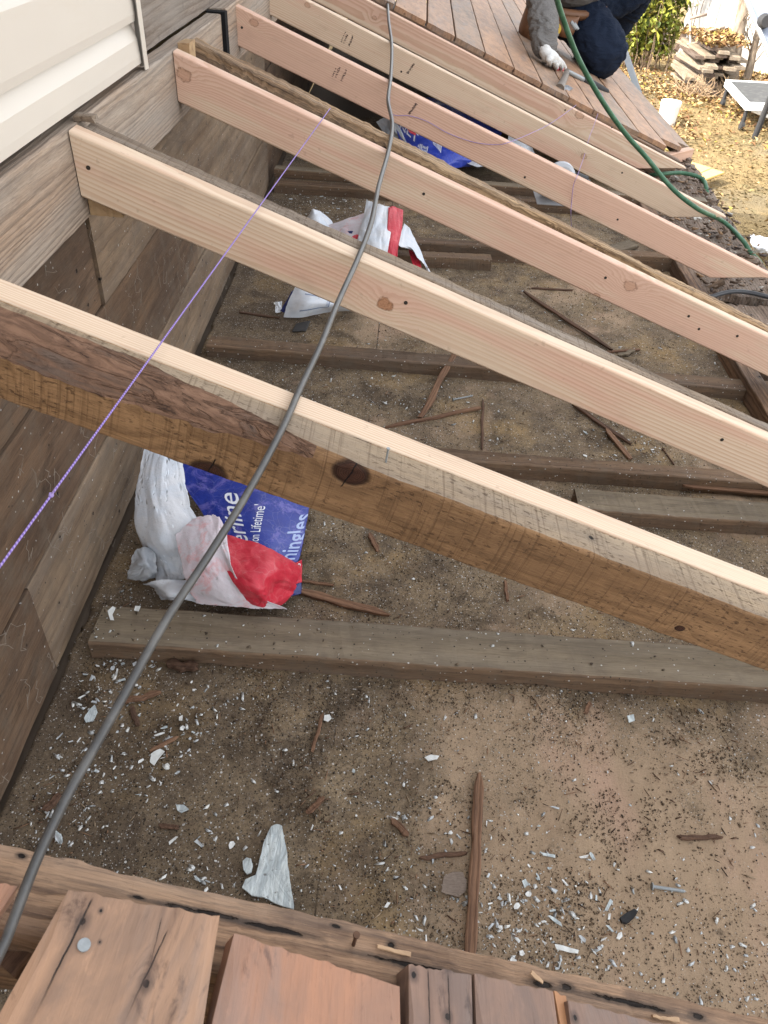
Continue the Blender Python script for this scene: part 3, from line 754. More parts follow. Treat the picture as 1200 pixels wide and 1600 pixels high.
# ------------------------------------------------------------------ porch floor (top side of the porch ceiling), under dirt
def M_floor():
    t = NT('dirty_ceiling_boards', 0.9, 0.12)
    co = t.obj(); x, y, z = t.sep(co)
    big = t.noise(co, 2.6, 5, 0.62, 0.4)
    med = t.noise(co, 11.0, 6, 0.7, 0.3)
    fine = t.noise(co, 170.0, 4, 0.75)
    grain = t.noise(t.scl(co, (70, 3.0, 1)), 1.0, 4, 0.65, 0.5)
    wood = t.mix(grain, (0.27, 0.20, 0.135), (0.40, 0.29, 0.195))
    pk = t.noise(t.scl(co, (6, 2.2, 1)), 1.0, 3, 0.6)
    wood = t.mix(t.math('MULTIPLY', t.smooth(pk, 0.50, 0.70), 0.7), wood, (0.42, 0.28, 0.205))
    dirt = t.mix(t.smooth(med, 0.35, 0.65), (0.14, 0.105, 0.073), (0.26, 0.195, 0.125))
    dirt = t.mix(t.math('MULTIPLY', t.smooth(fine, 0.42, 0.72), 0.7), dirt, (0.06, 0.047, 0.036))
    fin2 = t.noise(co, 480.0, 3, 0.8)
    dirt = t.mix(t.math('MULTIPLY', t.smooth(fin2, 0.50, 0.72), 0.6), dirt, (0.05, 0.039, 0.03))
    dirt = t.mix(t.math('MULTIPLY', t.smooth(fin2, 0.44, 0.28), 0.45), dirt, (0.36, 0.29, 0.21))
    och = t.noise(co, 3.4, 4, 0.65)
    dirt = t.mix(t.math('MULTIPLY', t.smooth(och, 0.50, 0.68), 0.55), dirt, (0.35, 0.235, 0.11))
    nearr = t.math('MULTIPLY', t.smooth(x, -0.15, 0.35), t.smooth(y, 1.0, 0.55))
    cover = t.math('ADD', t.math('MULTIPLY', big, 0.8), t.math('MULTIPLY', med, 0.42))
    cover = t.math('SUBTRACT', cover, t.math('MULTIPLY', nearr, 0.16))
    clump = t.noise(co, 9.0, 8, 0.74, 0.5)
    dirt = t.mix(t.math('MULTIPLY', t.smooth(clump, 0.49, 0.62), 0.62), dirt, (0.052, 0.038, 0.027))
    dirt = t.mix(t.math('MULTIPLY', t.smooth(x, 0.0, -0.45), 0.45), dirt, (0.075, 0.055, 0.04))  # dirt darkens toward the house wall, with the wall's shade painted in
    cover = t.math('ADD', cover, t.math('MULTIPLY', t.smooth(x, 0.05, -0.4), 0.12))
    wood = t.mix(t.math('MULTIPLY', t.smooth(fin2, 0.52, 0.74), 0.45), wood, (0.11, 0.082, 0.058))
    c = t.mix(t.smooth(cover, 0.42, 0.62), wood, dirt)
    # board seams, 86 mm apart, filled in places
    sx = t.math('FRACT', t.math('ADD', t.math('DIVIDE', x, 0.32), 0.672))
    sx = t.math('ABSOLUTE', t.math('SUBTRACT', sx, 0.5))
    seam = t.math('MULTIPLY', t.smooth(x, 0.12, 0.02), t.math('MULTIPLY', t.smooth(sx, 0.006, 0.002), t.smooth(cover, 0.66, 0.5)))
    c = t.mix(t.math('MULTIPLY', seam, 0.9), c, (0.025, 0.018, 0.014))
    # grit: pale and black specks where the dirt lies
    for sc, th, sd in ((330.0, 0.80, 0.0), (520.0, 0.78, 3.3), (210.0, 0.93, 7.7)):
        cv = t.vmath('ADD', co, (sd, sd, 0))
        r, g, b = t.sep(t.voro(cv, sc, out='Color'))
        dd = t.voro(cv, sc)
        p = t.math('MULTIPLY', t.math('MULTIPLY', t.smooth(r, th, th + 0.02), t.smooth(dd, 0.48, 0.3)), t.smooth(cover, 0.36, 0.58))
        pc = t.mix(t.math('GREATER_THAN', g, 0.60), (0.022, 0.018, 0.015), t.mix(t.math('GREATER_THAN', g, 0.86), (0.22, 0.2, 0.175), (0.55, 0.54, 0.52)))
        c = t.mix(t.math('MULTIPLY', p, 0.9), c, pc)
    sp = t.smooth(t.noise(co, 23.0, 3, 0.6), 0.64, 0.74)
    c = t.mix(t.math('MULTIPLY', sp, 0.55), c, (0.055, 0.042, 0.032))
    t.col(c)
    t.bump(t.math('ADD', t.math('MULTIPLY', fine, 0.6), t.math('MULTIPLY', med, 0.8)), 0.5, 0.004)
    return t.m
FX0, FX1, FY0, FY1 = -0.62, 1.30, 0.0, 4.6
HEAPS = [(430, 1150, .05, .010), (500, 1230, .05, .008), (840, 1090, .06, .009), (880, 1350, .07, .006), (640, 1240, .06, .006), (1090, 1180, .09, .010), (900, 1280, .05, .007),
         (1010, 1310, .06, .007), (700, 880, .08, .007), (300, 1080, .07, .009), (150, 1090, .06, .010), (600, 1420, .05, .006), (540, 1000, .05, .006), (500, 840, .06, .008), (1000, 900, .08, .006)]
HEAPW = [(atZ(px, py), s, h) for px, py, s, h in HEAPS]
JOIST_Y = []
def floor_h(x, y):
    h = 0.006 * (fbm(x * 3, y * 3, None, 3) - 0.45) + 0.0075 * np.maximum(0, fbm(x * 9 + 5, y * 9, None, 4) - 0.48) * 2.2 + 0.0035 * (fbm(x * 40, y * 40, None, 3) - 0.45)
    for p, s, a in HEAPW:
        d2 = ((x - p.x) ** 2 + ((y - p.y) * 0.8) ** 2) / s ** 2
        h = h + a * np.exp(-d2 * 1.3) * (0.35 + 1.3 * fbm(x * 30, y * 30, None, 3))
    return h
NX, NYF = 300, 620
yy = FY0 + (FY1 - FY0) * (np.linspace(0, 1, NYF) ** 1.35)
xx = np.linspace(FX0, FX1, NX)
GX, GY = np.meshgrid(xx, yy)
GH = floor_h(GX, GY)
GH = np.where(GX < -0.5045 - YAW * (GY + 1.2) + 0.003 * vnoise(GY * 30, GY * 0), GH - 0.05, GH)      # open gap along the wall
vs = np.stack([GX.ravel(), GY.ravel(), GH.ravel()], 1)
ii = (np.arange(NYF - 1)[:, None] * NX + np.arange(NX - 1)[None, :]).ravel()
fs = np.stack([ii, ii + 1, ii + NX + 1, ii + NX], 1)
def np_mesh(name, vs, fs, mats, smooth=False, parent=None):
    me = bpy.data.meshes.new(name)
    k = fs.shape[1]
    me.vertices.add(len(vs)); me.vertices.foreach_set('co', np.asarray(vs, np.float32).ravel())
    me.loops.add(fs.size); me.loops.foreach_set('vertex_index', fs.astype(np.int32).ravel())
    me.polygons.add(len(fs)); me.polygons.foreach_set('loop_start', np.arange(0, fs.size, k, dtype=np.int32))
    me.update(calc_edges=True); me.validate()
    return link(name, me, mats, parent, None, smooth)
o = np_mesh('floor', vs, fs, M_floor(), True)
tag(o, kind='structure')
def on_floor(px, py):
    p = atZ(px, py); p.z = float(floor_h(np.array([p.x]), np.array([p.y]))[0]); return p
bm = bmesh.new()
add_box(bm, FX0, FX1, FY0 - 0.6, FY1 + 4.5, -0.06, -0.012)
tag(bm_obj('porch_ceiling', bm, plain('ceiling_boards', (0.10, 0.075, 0.055), 0.9)), kind='structure')

# ------------------------------------------------------------------ ceiling joists lying on the floor boards
def joist(label, p0, p1, top, wy, dz, mat, seed, rough=0.0015, ext=0.0, rag=0.0):
    a = atZ(*p0, top); b = atZ(*p1, top)
    d = (b - a).normalized()
    if ext: b = a + d * ((ext - a.x) / d.x)
    o = plank('ceiling_joist', (b - a).length, wy, dz, [MW_JOISTB, MW_JOISTB, mat], frame(a, d, (0, 0, 1)), y0=0, seed=seed, rough=rough, r=0.003, n=100, rag0=rag, rag1=rag, topmat=2)
    return tag(o, label, 'joist', 'ceiling joists across the porch floor')
joist('wide grey dusty joist in front of the nearest wrapper, paint flakes at its wall end', (137, 1004), (1200, 1076), 0.042, 0.089, 0.05, MW_JOIST, 61, ext=1.28)
joist('grey joist end near the brown rafter foot, lower of the close pair', (905, 796), (1200, 818), 0.036, 0.075, 0.045, MW_JOIST, 62, ext=1.28)
joist('narrow brown joist, upper of the close pair at right', (672, 716), (1200, 756), 0.040, 0.045, 0.05, MW_JOISTB, 63, ext=1.28)
joist('grey-brown joist running from the pale wall corner under the knotted new rafter', (322, 540), (770, 577), 0.036, 0.062, 0.045, MW_JOISTB, 64, rough=0.0016, ext=1.28)
joist('short joist butting out under the crumpled white wrapper, with a sawn end', (560, 396), (769, 406), 0.042, 0.05, 0.05, MW_JOISTB, 65, rag=0.004)
joist('long dark joist just behind the short sawn-off one', (540, 372), (985, 399), 0.055, 0.05, 0.06, MW_JOISTB, 66, ext=1.28)
joist('lower member of the doubled joist beyond the rotten rafter', (428, 286), (930, 322), 0.040, 0.06, 0.05, MW_JOISTB, 67, ext=1.25)
joist('upper board laid along the doubled joist beyond the rotten rafter', (428, 264), (905, 300), 0.075, 0.055, 0.034, MW_JOIST, 68, ext=1.25)
joist('dark joist deep in shade below the stamped rafters', (460, 196), (700, 214), 0.05, 0.06, 0.055, MW_JOISTB, 69, ext=1.25)

# ------------------------------------------------------------------ near roof boards (photographer's side)
def rb(label, quad, mat, seed, th=0.021, off=0.021, ext=None):
    a, b, c, d = [atR(px, py, off) for px, py in quad]
    if ext:
        d = a + (d - a).normalized() * ext; c = b + (c - b).normalized() * ext
    o = quad_board('roof_board', a, b, c, d, th, mat, seed)
    return tag(o, label, 'roof board', 'old roof boards at the photographer\'s feet')
BR1, BR2, BRD = (0.345, 0.205, 0.128), (0.225, 0.142, 0.098), (0.065, 0.038, 0.029)
RD1, RD2, RDD = (0.37, 0.188, 0.115), (0.27, 0.155, 0.108), (0.10, 0.052, 0.038)
GR1, GR2, GRD = (0.22, 0.14, 0.105), (0.165, 0.115, 0.095), (0.06, 0.04, 0.034)
rb('reddish roof board corner at the left edge of the picture, beside the thick cable', [(-140, 1352), (27, 1383), (-50, 1500), (-240, 1500)], M_board('reddish_board_a', RD1, RD2, RDD), 80, ext=0.7)
q1 = [(108, 1388), (344, 1432), (318, 1600), (-10, 1600)]
def on_board(quad, px, py, off=0.021):
    a, b, c, d = [atR(*p, off) for p in quad]
    ex = (d - a).normalized() + (c - b).normalized()
    nz = (b - a).cross(d - a).normalized(); nz = -nz if nz.z < 0 else nz
    p = frame(a, ex, nz).inverted() @ atR(px, py, off)
    return p.x, p.y
def bpat(quad, lst):
    out = []
    for px, py, r in lst:
        x, y = on_board(quad, px, py); m = r * (atR(px, py) - Vector(CAM)).length / F_PX
        out.append((x, y, m * 1.25, m))
    return out
def bcr(quad, lst):
    out = []
    for p0, p1, w in lst:
        x0, y0 = on_board(quad, *p0); x1, y1 = on_board(quad, *p1); sl = (y1 - y0) / (x1 - x0)
        out.append((y0 - sl * x0, sl, max(0, x0), x1, w))
    return out
b1 = rb('split brown roof board with a galvanised nail head and two dark nail holes', q1, M_board('split_board', BR1, BR2, BRD, bpat(q1, [(130, 1440, 6), (228, 1537, 6), (156, 1472, 2), (158, 1422, 2.5)]), bcr(q1, [((149, 1393), (45, 1605), 0.0008), ((263, 1450), (190, 1605), 0.0006), ((255, 1425), (228, 1530), 0.0004)])), 81, ext=0.7)
q2 = [(367, 1458), (626, 1541), (630, 1680), (312, 1680)]
rb('wide smooth reddish roof board, second from the left, with a clean square end', q2, M_board('wide_red_board', RD1, RD2, RDD, (), (), 0.35), 82, ext=0.7)
q3 = [(640, 1506), (738, 1523), (742, 1660), (642, 1660)]
rb('narrow grooved grey-brown roof board between the wide red board and a thin gap', q3, M_board('grooved_board', GR1, GR2, GRD, bpat(q3, [(700, 1588, 5), (648, 1522, 5)]), bcr(q3, [((670, 1512), (672, 1660), 0.0006), ((701, 1517), (703, 1660), 0.0006)])), 83, ext=0.7)
rb('grey purplish roof board right of the narrow grooved one', [(743, 1521), (866, 1549), (880, 1660), (748, 1660)], M_board('grey_board_a', GR1, GR2, GRD), 84, ext=0.7)
rb('thin orange lath strip wedged between two roof boards', [(868, 1549), (886, 1554), (902, 1660), (884, 1660)], M_board('orange_lath', (0.42, 0.22, 0.11), (0.36, 0.18, 0.09), (0.16, 0.075, 0.04), (), (), 0.0), 85, off=0.016, ext=0.6)
q5 = [(889, 1562), (1085, 1612), (1120, 1700), (905, 1690)]
rb('purplish roof board with torn orange splinters along its end, lower right', q5, M_board('grey_board_b', GR1, GR2, GRD, bpat(q5, [(900, 1590, 4)])), 86, ext=0.6)
# small fresh splinters torn up along the edge of the weathered rafter
for k, (p0, p1, lab) in enumerate([((1020, 1587), (1062, 1594), 'pale torn splinter at the lower right edge of the weathered rafter'), ((590, 1478), (642, 1492), 'pale thin splinter on the weathered rafter right of the cut nail'), ((830, 1520), (848, 1536), 'small pale torn patch splinter on the weathered rafter')]):
    a, b = atR(*p0, 0.004), atR(*p1, 0.003)
    tag(plank('splinter', (b - a).length, 0.0026, 0.0014, M_board('fresh_split_%d' % k, (0.46, 0.31, 0.19), (0.38, 0.25, 0.15), (0.2, 0.11, 0.06), (), (), 0), frame(a, b - a, (0.35, 0, .94)), seed=k + 60, n=14, rough=0.0009, r=0.0004), lab, 'splinter')
# loose stick in the gap at far left
a, b = atR(5, 1512, -0.03), atR(82, 1424, -0.02)
tag(plank('stick', (b - a).length, 0.014, 0.018, MW_SPLINTD, frame(a, b - a, (0, 0, 1)), seed=4, rough=0.0015), 'dark stick wedged in the gap left of the split roof board', 'stick')
M_GALV = plain('galvanised_steel', (0.26, 0.28, 0.29), 0.5, 0.4, 0.4, 0.25, 300)
M_RUST = plain('rusty_steel', (0.10, 0.055, 0.035), 0.7, 0.3, 0.4, 0.4, 300)
nl = atR(131, 1477, 0.0215)
bm = bmesh.new()
rn = Vector((0.352, 0, 0.936))
add_cyl(bm, nl - rn * 0.02, nl + rn * 0.001, 0.0034, 0.0034, 18)
hd = bm_obj('nail', bm, M_GALV)
hd.parent = b1; hd.matrix_parent_inverse = b1.matrix_basis.inverted()
# bent rusty nail standing in the nearest rafter, and one in the barked rafter
for (px, py, Yn, hh, lab) in [(548, 1479, 0.185, 0.013, 'rusty cut nail standing in the weathered rafter at the bottom'), (601, 722, 0.70, 0.017, 'grey nail standing in the barked rafter right of the black knot')]:
    p = atR(px, py, 0.0)
    bm = bmesh.new()
    add_cyl(bm, p - Vector((0, 0, .015)), p + Vector((0.003, 0.002, hh)), 0.0013, 0.0012, 8)
    add_cyl(bm, p + Vector((0.003, 0.002, hh)), p + Vector((0.0032, 0.002, hh + 0.001)), 0.0023, 0.0022, 10)
    tag(bm_obj('nail', bm, M_RUST if py > 1000 else M_GALV), lab, 'nail')

# ------------------------------------------------------------------ far roof boards (where the worker kneels)
MW_FARB = [M_board('far_board_a', (0.36, 0.215, 0.132), (0.24, 0.15, 0.10), (0.11, 0.065, 0.046), [(0.05, 0.05, .004, .003), (1.2, .06, .012, .006)], (), 0.35), M_board('far_board_b', (0.31, 0.20, 0.132), (0.20, 0.138, 0.097), (0.10, 0.065, 0.05), [(0.04, 0.09, .004, .003), (0.35, .03, .02, .005), (.9, .08, .006, .004)], (), 0.5), M_board('far_board_c', (0.39, 0.225, 0.13), (0.27, 0.16, 0.10), (0.12, 0.065, 0.042), [(0.06, 0.03, .004, .003), (.55, .07, .01, .006)], (), 0.25)]
edges = []          # board borders as (x at front, x at back), front y
XS = [-0.36, -0.235, -0.10, 0.036, 0.159, 0.289, 0.418, 0.545, 0.672, 0.790, 0.905, 1.02, 1.165, 1.30, 1.405]
YF = [3.70] * 9 + [3.72, 3.74, 3.78, 3.93, 4.13]
desc = ['first one out from the house wall', 'second one out from the house wall', 'third one out from the house wall', 'left of the cable end', 'with a knot hole just right of the cable end', 'with a dark gouge near its front', 'fourth left of the glove', 'third left of the glove', 'second left of the glove', 'under the gloved hand',
        'under the hammer claw', 'under the pry bar and the knee', 'under the knee, next to the outermost board', 'outermost at the eave with a broken dark end']
for k in range(len(XS) - 1):
    g = 0.0025 + 0.002 * random.random()
    x0, x1 = XS[k] + g, XS[k + 1] - g
    yf = YF[k] + random.uniform(-.012, .012)
    zz = lambda x: 0.579 - 0.376 * x + 0.021 - (0.01 if k == len(XS) - 2 else 0)
    dxb = 0.02 if k > 10 else 0
    q = [(x0, yf, zz(x0)), (x1, yf + (0.05 if k > 11 else 0), zz(x1)), (x1 + dxb, 9.0, zz(x1 + dxb)), (x0 + dxb, 9.0, zz(x0 + dxb))]
    o = quad_board('roof_board', *q, 0.021, MW_FARB[k % 3], 100 + k, n=60, rough=0.0012, rag=0.006)
    tag(o, 'old roof board of the far roof, ' + desc[k], 'roof board', 'old roof boards under the kneeling worker')

# ------------------------------------------------------------------ eave: broken soffit boards and dark fascia behind the rafter feet
def M_eave():
    return M_old('rotten_eave_wood', (0.27, 0.195, 0.145), (0.19, 0.14, 0.11), (0.05, 0.035, 0.028), freq=90, grey=0.3, streak=0.8, stain=0.8, holes=0.8, speck=0.08, bump=1.0)
MW_EAVE = M_eave()
def eave(label, a, b, c, d, th, seed, rag=0.03, mat=None):
    o = quad_board('eave_board', a, b, c, d, th, mat or MW_EAVE, seed, n=70, rough=0.004, rag=rag)
    return tag(o, label, 'eave board', 'broken boards along the porch eave')
eave('rotten broad eave board between the middle rafter feet, crumbling toward the yard', (1.00, 2.50, 0.045), (1.32, 2.46, 0.03), (1.345, 3.42, 0.03), (1.02, 3.42, 0.045), 0.03, 120)
eave('grey cracked eave board end under the green hose loop, nearest the plywood', (1.02, 3.44, 0.05), (1.35, 3.46, 0.04), (1.38, 3.98, 0.04), (1.05, 3.98, 0.05), 0.03, 121)
eave('grey-brown plank end at the right edge beside the black cable', (1.06, 1.75, 0.03), (1.33, 1.75, 0.025), (1.32, 2.44, 0.03), (1.07, 2.42, 0.035), 0.03, 122)
o = y_board('fascia_board', 1.335, 0.2, 9.0, -0.005, 0.16, 0.025, MW_EAVE, 123, None, 0.003, 0.003); tag(o, 'dark weathered fascia board along the porch eave', 'fascia')
o = y_board('fascia_board', 1.37, 4.0, 9.0, 0.055, 0.05, 0.025, MW_EAVE, 125, None, 0.002, 0.003); tag(o, 'dark added board closing the eave against light under the far roof boards', 'fascia')  # added to stop light leaking in under the far roof
o = y_board('wall_plate', 1.02, 0.3, 3.7, 0.055, 0.055, 0.05, MW_R0, 124, None, 0.003, 0.003); tag(o, 'dark split plate board running under the rafter feet', 'plate')
# blocking piece leaning in the dark gap and pale chip
a, b = on_floor(925, 432) , atZ(1000, 438, 0.06)
a, b = atZ(1085, 460, 0.02), atZ(1130, 437, 0.07)
tag(plank('stick', (b - a).length, 0.02, 0.016, MW_JOISTB, frame(a, b - a, (0, 0, 1)), seed=44, rough=0.001), 'short stick propped in the dark gap behind the pink rafter foot', 'stick')
a, b = atZ(945, 391, 0.012), atZ(990, 379, 0.016)
tag(plank('wood_chip', (b - a).length, 0.06, 0.012, MW_JOIST, frame(a, b - a, (0, 0, 1)), seed=45, rough=0.001, rag0=.01, rag1=.01), 'grey flat wood chip with nail holes near the rotten rafter', 'wood chip')
a, b = atZ(1040, 240, 0.09), atZ(1076, 232, 0.09)
tag(plank('new_block', (b - a).length + 0.02, 0.038, 0.05, M_new('new_wood_block', (), 0.6), frame(a, b - a, (0, 0, 1)), seed=46), 'pale new wood block under the end of the far roof boards', 'block')
a, b = atZ(985, 262, 0.07), atZ(1012, 256, 0.07)
tag(plank('new_block', (b - a).length + 0.03, 0.06, 0.04, M_new('new_wood_block_b', (), 0.6), frame(a, b - a, (0, 0, 1)), seed=47), 'pale new wood block under the foot of the farthest new rafter', 'block')
# shims driven in between rafters and ledger
M_SHIM = M_board('fresh_shim', (0.42, 0.30, 0.17), (0.34, 0.22, 0.12), (0.17, 0.10, 0.055), (), (), 0.1)
def shim(label, p, Ln, w, h, mat=None, up=(0, 0, 1), ex=(1, 0, 0)):
    o = plank('wood_shim', Ln, w, h, mat or M_SHIM, frame(p, ex, up), seed=int(p.y * 100), n=10, rough=0.0012, r=0.0008, rag0=.006, rag1=.006)
    return tag(o, label, 'shim')
shim('pale splintered shim on the ledger behind the knotted new rafter', Vector((-0.507, 1.250, 0.776)), 0.028, 0.022, 0.008, MW_GREY)
shim('yellowish wood block wedged on the ledger between new and rotten rafter', Vector((-0.499, 1.868, 0.775)), 0.022, 0.05, 0.05)
shim('orange-brown shim under the wall end of the knotted new rafter', Vector((-0.499, 1.232, 0.672)), 0.05, 0.03, 0.035)
#@@SECTION3
def atD(px, py, d):
    r = _ray(px, py); return Vector(CAM + r / np.linalg.norm(r) * d)
# ------------------------------------------------------------------ cable, strings and hoses
def M_cable():
    t = NT('grey_rubber_cable', 0.38, 0.5)
    co = t.obj()
    n = t.noise(co, 16.0, 5, 0.7)
    t.col(t.mix(t.smooth(n, 0.4, 0.7), (0.045, 0.045, 0.046), (0.095, 0.092, 0.088)))
    t.rough(t.math('ADD', t.math('MULTIPLY', n, 0.3), 0.27)); t.bump(t.noise(co, 220, 3), 0.12, 0.001)
    return t.m
cpx = [(-90, 1640, .05), (-30, 1545, .042), (5, 1478, .034), (20, 1440, .03), (60, 1338, .018), (108, 1238, .009), (138, 1185, .009), (200, 1075, .008), (262, 965, .007), (330, 862, .007), (390, 765, .007), (442, 668, .007), (470, 605, .006),
       (500, 542, .006), (522, 487, .006), (536, 455, .006), (560, 402, .0075), (580, 348, .007), (592, 290, .0075), (607, 236, .007), (613, 195, .007), (607, 162, .0075), (607, 148, .0075), (611, 115, .007), (612, 68, .007), (607, 28, .0075), (604, -30, .0075)]
o = tube('power_cable', [atR(*c) for c in cpx], 0.0066, M_cable(), k=8, n=14, rfun=lambda f: 0.38 + 0.46 * f)
tag(o, 'thick grey rubber cable snaking up across all the rafters', 'cable')
def M_string(name, c1, c2, freq=260):
    t = NT(name, 0.7, 0.2)
    uv = t.n('UVMap').outputs[0]
    u, v, _ = t.sep(uv)
    ph = t.math('FRACT', t.math('ADD', t.math('MULTIPLY', u, freq), v))
    t.col(t.mix(t.smooth(t.math('ABSOLUTE', t.math('SUBTRACT', ph, 0.5)), 0.22, 0.30), c1, c2))
    t.bump(t.math('PINGPONG', ph, 0.5), 0.8, 0.001)
    return t.m
M_STR = M_string('purple_braided_string', (0.17, 0.11, 0.36), (0.34, 0.26, 0.54))
sa, sb = atR(516, 169, 0.004), atR(-60, 968, 0.022)
pts = [sa.lerp(sb, i / 40) - Vector((0, 0, 0.0)) for i in range(41)]
o = tube('layout_string', pts, 0.00095, M_STR, k=1, n=10)
tag(o, 'taut purple braided string from the rotten rafter down to the left edge', 'string')
bm = bmesh.new()
kp = sa.lerp(sb, min(((sa.lerp(sb, f) - atD(83, 775, (sa.lerp(sb, f) - Vector(CAM)).length)).length, f) for f in [0.5 + k / 200 for k in range(100)])[1])
bmesh.ops.create_icosphere(bm, subdivisions=2, radius=0.0022, matrix=Matrix.Translation(kp))
for v in bm.verts: v.co += (v.co - kp) * 0.5 * mnoise.noise(v.co * 400)
for k in range(3): add_cyl(bm, kp, kp + Vector((random.uniform(-.01, .01), 0, random.uniform(-.01, .01))), 0.0009, 0.0004, 5)
child = bm_obj('knot', bm, M_STR); child.parent = o
M_STR2 = M_string('thin_purple_line', (0.25, 0.17, 0.42), (0.42, 0.33, 0.55))
lp = [atY(609, 150, 2.44), atY(613, 178, 2.444), atY(640, 181, 2.444), atY(668, 190, 2.444), atY(700, 208, 2.444), atY(740, 222, 2.444), atY(775, 226, 2.444), atR(796, 222, 0.003)]
lp += [atR(830, 208, 0.01), atR(860, 193, 0.003), atR(890, 172, 0.008), atR(906, 160, 0.003), atR(925, 148, 0.012), atR(942, 148, 0.03)]
lp2 = [atR(942, 148, 0.03), atR(930, 190, 0.006), atR(921, 214, 0.003), atY(914, 240, 2.995), atR(903, 272, 0.004), atY(896, 290, 2.44), atY(893, 318, 2.444), atY(892, 336, 2.44), atZ(893, 358, 0.05)]
o = tube('loose_line', lp + lp2[1:], 0.0009, M_STR2, k=6, n=6)
tag(o, 'thin loose purple line draped over the stamped rafters toward the hammer', 'string')
def M_hose():
    t = NT('green_hose', 0.5, 0.35)
    n = t.noise(t.obj(), 25.0, 5, 0.7)
    t.col(t.mix(t.smooth(n, 0.35, 0.7), (0.028, 0.095, 0.05), (0.065, 0.16, 0.095)))
    return t.m
MH = M_hose()
hp = [(846, -130, 2.35), (858, -60, 2.5), (868, -10, 2.62), (880, 30, 2.7), (904, 92, 2.8), (940, 156, 2.9), (975, 206, 3.0), (1010, 246, 3.08), (1050, 294, 3.14), (1090, 326, 3.18)]
hpts = [atD(*p) for p in hp] + [atZ(1130, 346, 0.08), atZ(1158, 373, 0.065), atZ(1170, 391, 0.045), Vector((1.385, 2.86, -0.06)), Vector((1.40, 2.86, -0.4)), Vector((1.42, 2.9, -1.3)), Vector((1.5, 3.0, GZ + 0.05))]
o = tube('air_hose', hpts, 0.0080, MH, k=8, n=14)
tag(o, 'green hose hanging in front of the worker and over the rafter feet', 'hose')
o = tube('air_hose', [atZ(1016, 274, .06),  atZ(1030, 272, 0.085), atZ(1062, 270, 0.08), atZ(1088, 275, 0.075), atZ(1100, 283, 0.065), atZ(1104, 296, 0.05), atZ(1108, 318, 0.0), atZ(1112, 330, -0.1)], 0.0086, MH, k=8, n=12)
tag(o, 'short bend of green hose lying on the grey eave board end', 'hose')
o = tube('black_cord', [atZ(1075, 478, 0.05), atZ(1105, 466, 0.065), atZ(1140, 456, 0.07), atZ(1170, 457, 0.062), atZ(1210, 466, 0.058), atZ(1290, 482, 0.05)], 0.0075, plain('black_rubber', (0.035, 0.037, 0.042), 0.45, 0.4), k=8, n=10)
tag(o, 'black cord over the plank end at the right edge', 'cord')

# ------------------------------------------------------------------ torn shingle wrappers
def M_paper(name, c1, c2, c3=None, rough=0.42, dirt=0.35, fade=None):
    t = NT(name, rough, 0.4)
    co = t.obj()
    n = t.noise(co, 14.0, 5, 0.65, 0.4); f = t.noise(co, 90.0, 4, 0.7)
    c = t.mix(t.smooth(n, 0.35, 0.65), c1, c2)
    if c3: c = t.mix(t.math('MULTIPLY', t.smooth(t.noise(co, 22.0, 6, 0.75, 0.8), 0.50, 0.62), 0.75), c, c3)
    wr = t.voro(t.vmath('ADD', co, t.scl(t.noise(co, 20, 3, col=True), (0.03, 0.03, 0.03))), 34.0, 'DISTANCE_TO_EDGE')
    c = t.mix(t.math('MULTIPLY', t.smooth(wr, 0.03, 0.0), 0.2), c, tuple(min(1, 0.5 * v + 0.25) for v in c1))
    c = t.mix(t.math('MULTIPLY', t.smooth(t.noise(co, 48.0, 5, 0.75), 0.60, 0.70), dirt), c, (0.12, 0.095, 0.075))
    t.col(c); t.bump(t.math('ADD', f, n), 0.3, 0.003)
    return t.m
MP_WHITE = M_paper('wrapper_white', (0.62, 0.68, 0.76), (0.70, 0.72, 0.76))
MP_PINK = M_paper('wrapper_pinkish_back', (0.62, 0.55, 0.60), (0.66, 0.64, 0.69), (0.66, 0.36, 0.38))
MP_BLUE = M_paper('wrapper_blue', (0.012, 0.024, 0.21), (0.016, 0.036, 0.27), (0.13, 0.12, 0.40), 0.28, 0.2)
MP_BLUE2 = M_paper('wrapper_bright_blue', (0.02, 0.045, 0.34), (0.03, 0.06, 0.42), (0.08, 0.11, 0.48), 0.28, 0.1)
MP_NAVY = M_paper('wrapper_navy', (0.015, 0.025, 0.12), (0.02, 0.03, 0.16), None, 0.3, 0.1)
MP_RED = M_paper('wrapper_red', (0.58, 0.035, 0.06), (0.50, 0.022, 0.045), (0.62, 0.08, 0.10), 0.32, 0.2)
M_PRINT = plain('white_print', (0.72, 0.75, 0.82), 0.4, 0.3, 0, 0.1, 60)
M_PRINT2 = plain('pale_blue_print', (0.34, 0.42, 0.66), 0.4, 0.3, 0, 0.1, 60)
def tri(a, b, seed):
    """Piecewise-flat facets meeting in sharp creases."""
    i, j = math.floor(a), math.floor(b); f, g = a - i, b - j
    h = lambda m, n: math.sin((m * 127.1 + n * 311.7 + seed * 74.7)) * 43758.5453 % 1.0 - 0.5
    if (i * 7 + j * 13 + seed) % 2:
        return h(i, j) + f * (h(i + 1, j) - h(i, j)) + g * (h(i + 1, j + 1) - h(i + 1, j)) if f > g else h(i, j) + g * (h(i, j + 1) - h(i, j)) + f * (h(i + 1, j + 1) - h(i, j + 1))
    if f + g < 1: return h(i, j) + f * (h(i + 1, j) - h(i, j)) + g * (h(i, j + 1) - h(i, j))
    return h(i + 1, j + 1) + (1 - f) * (h(i, j + 1) - h(i + 1, j + 1)) + (1 - g) * (h(i + 1, j) - h(i + 1, j + 1))
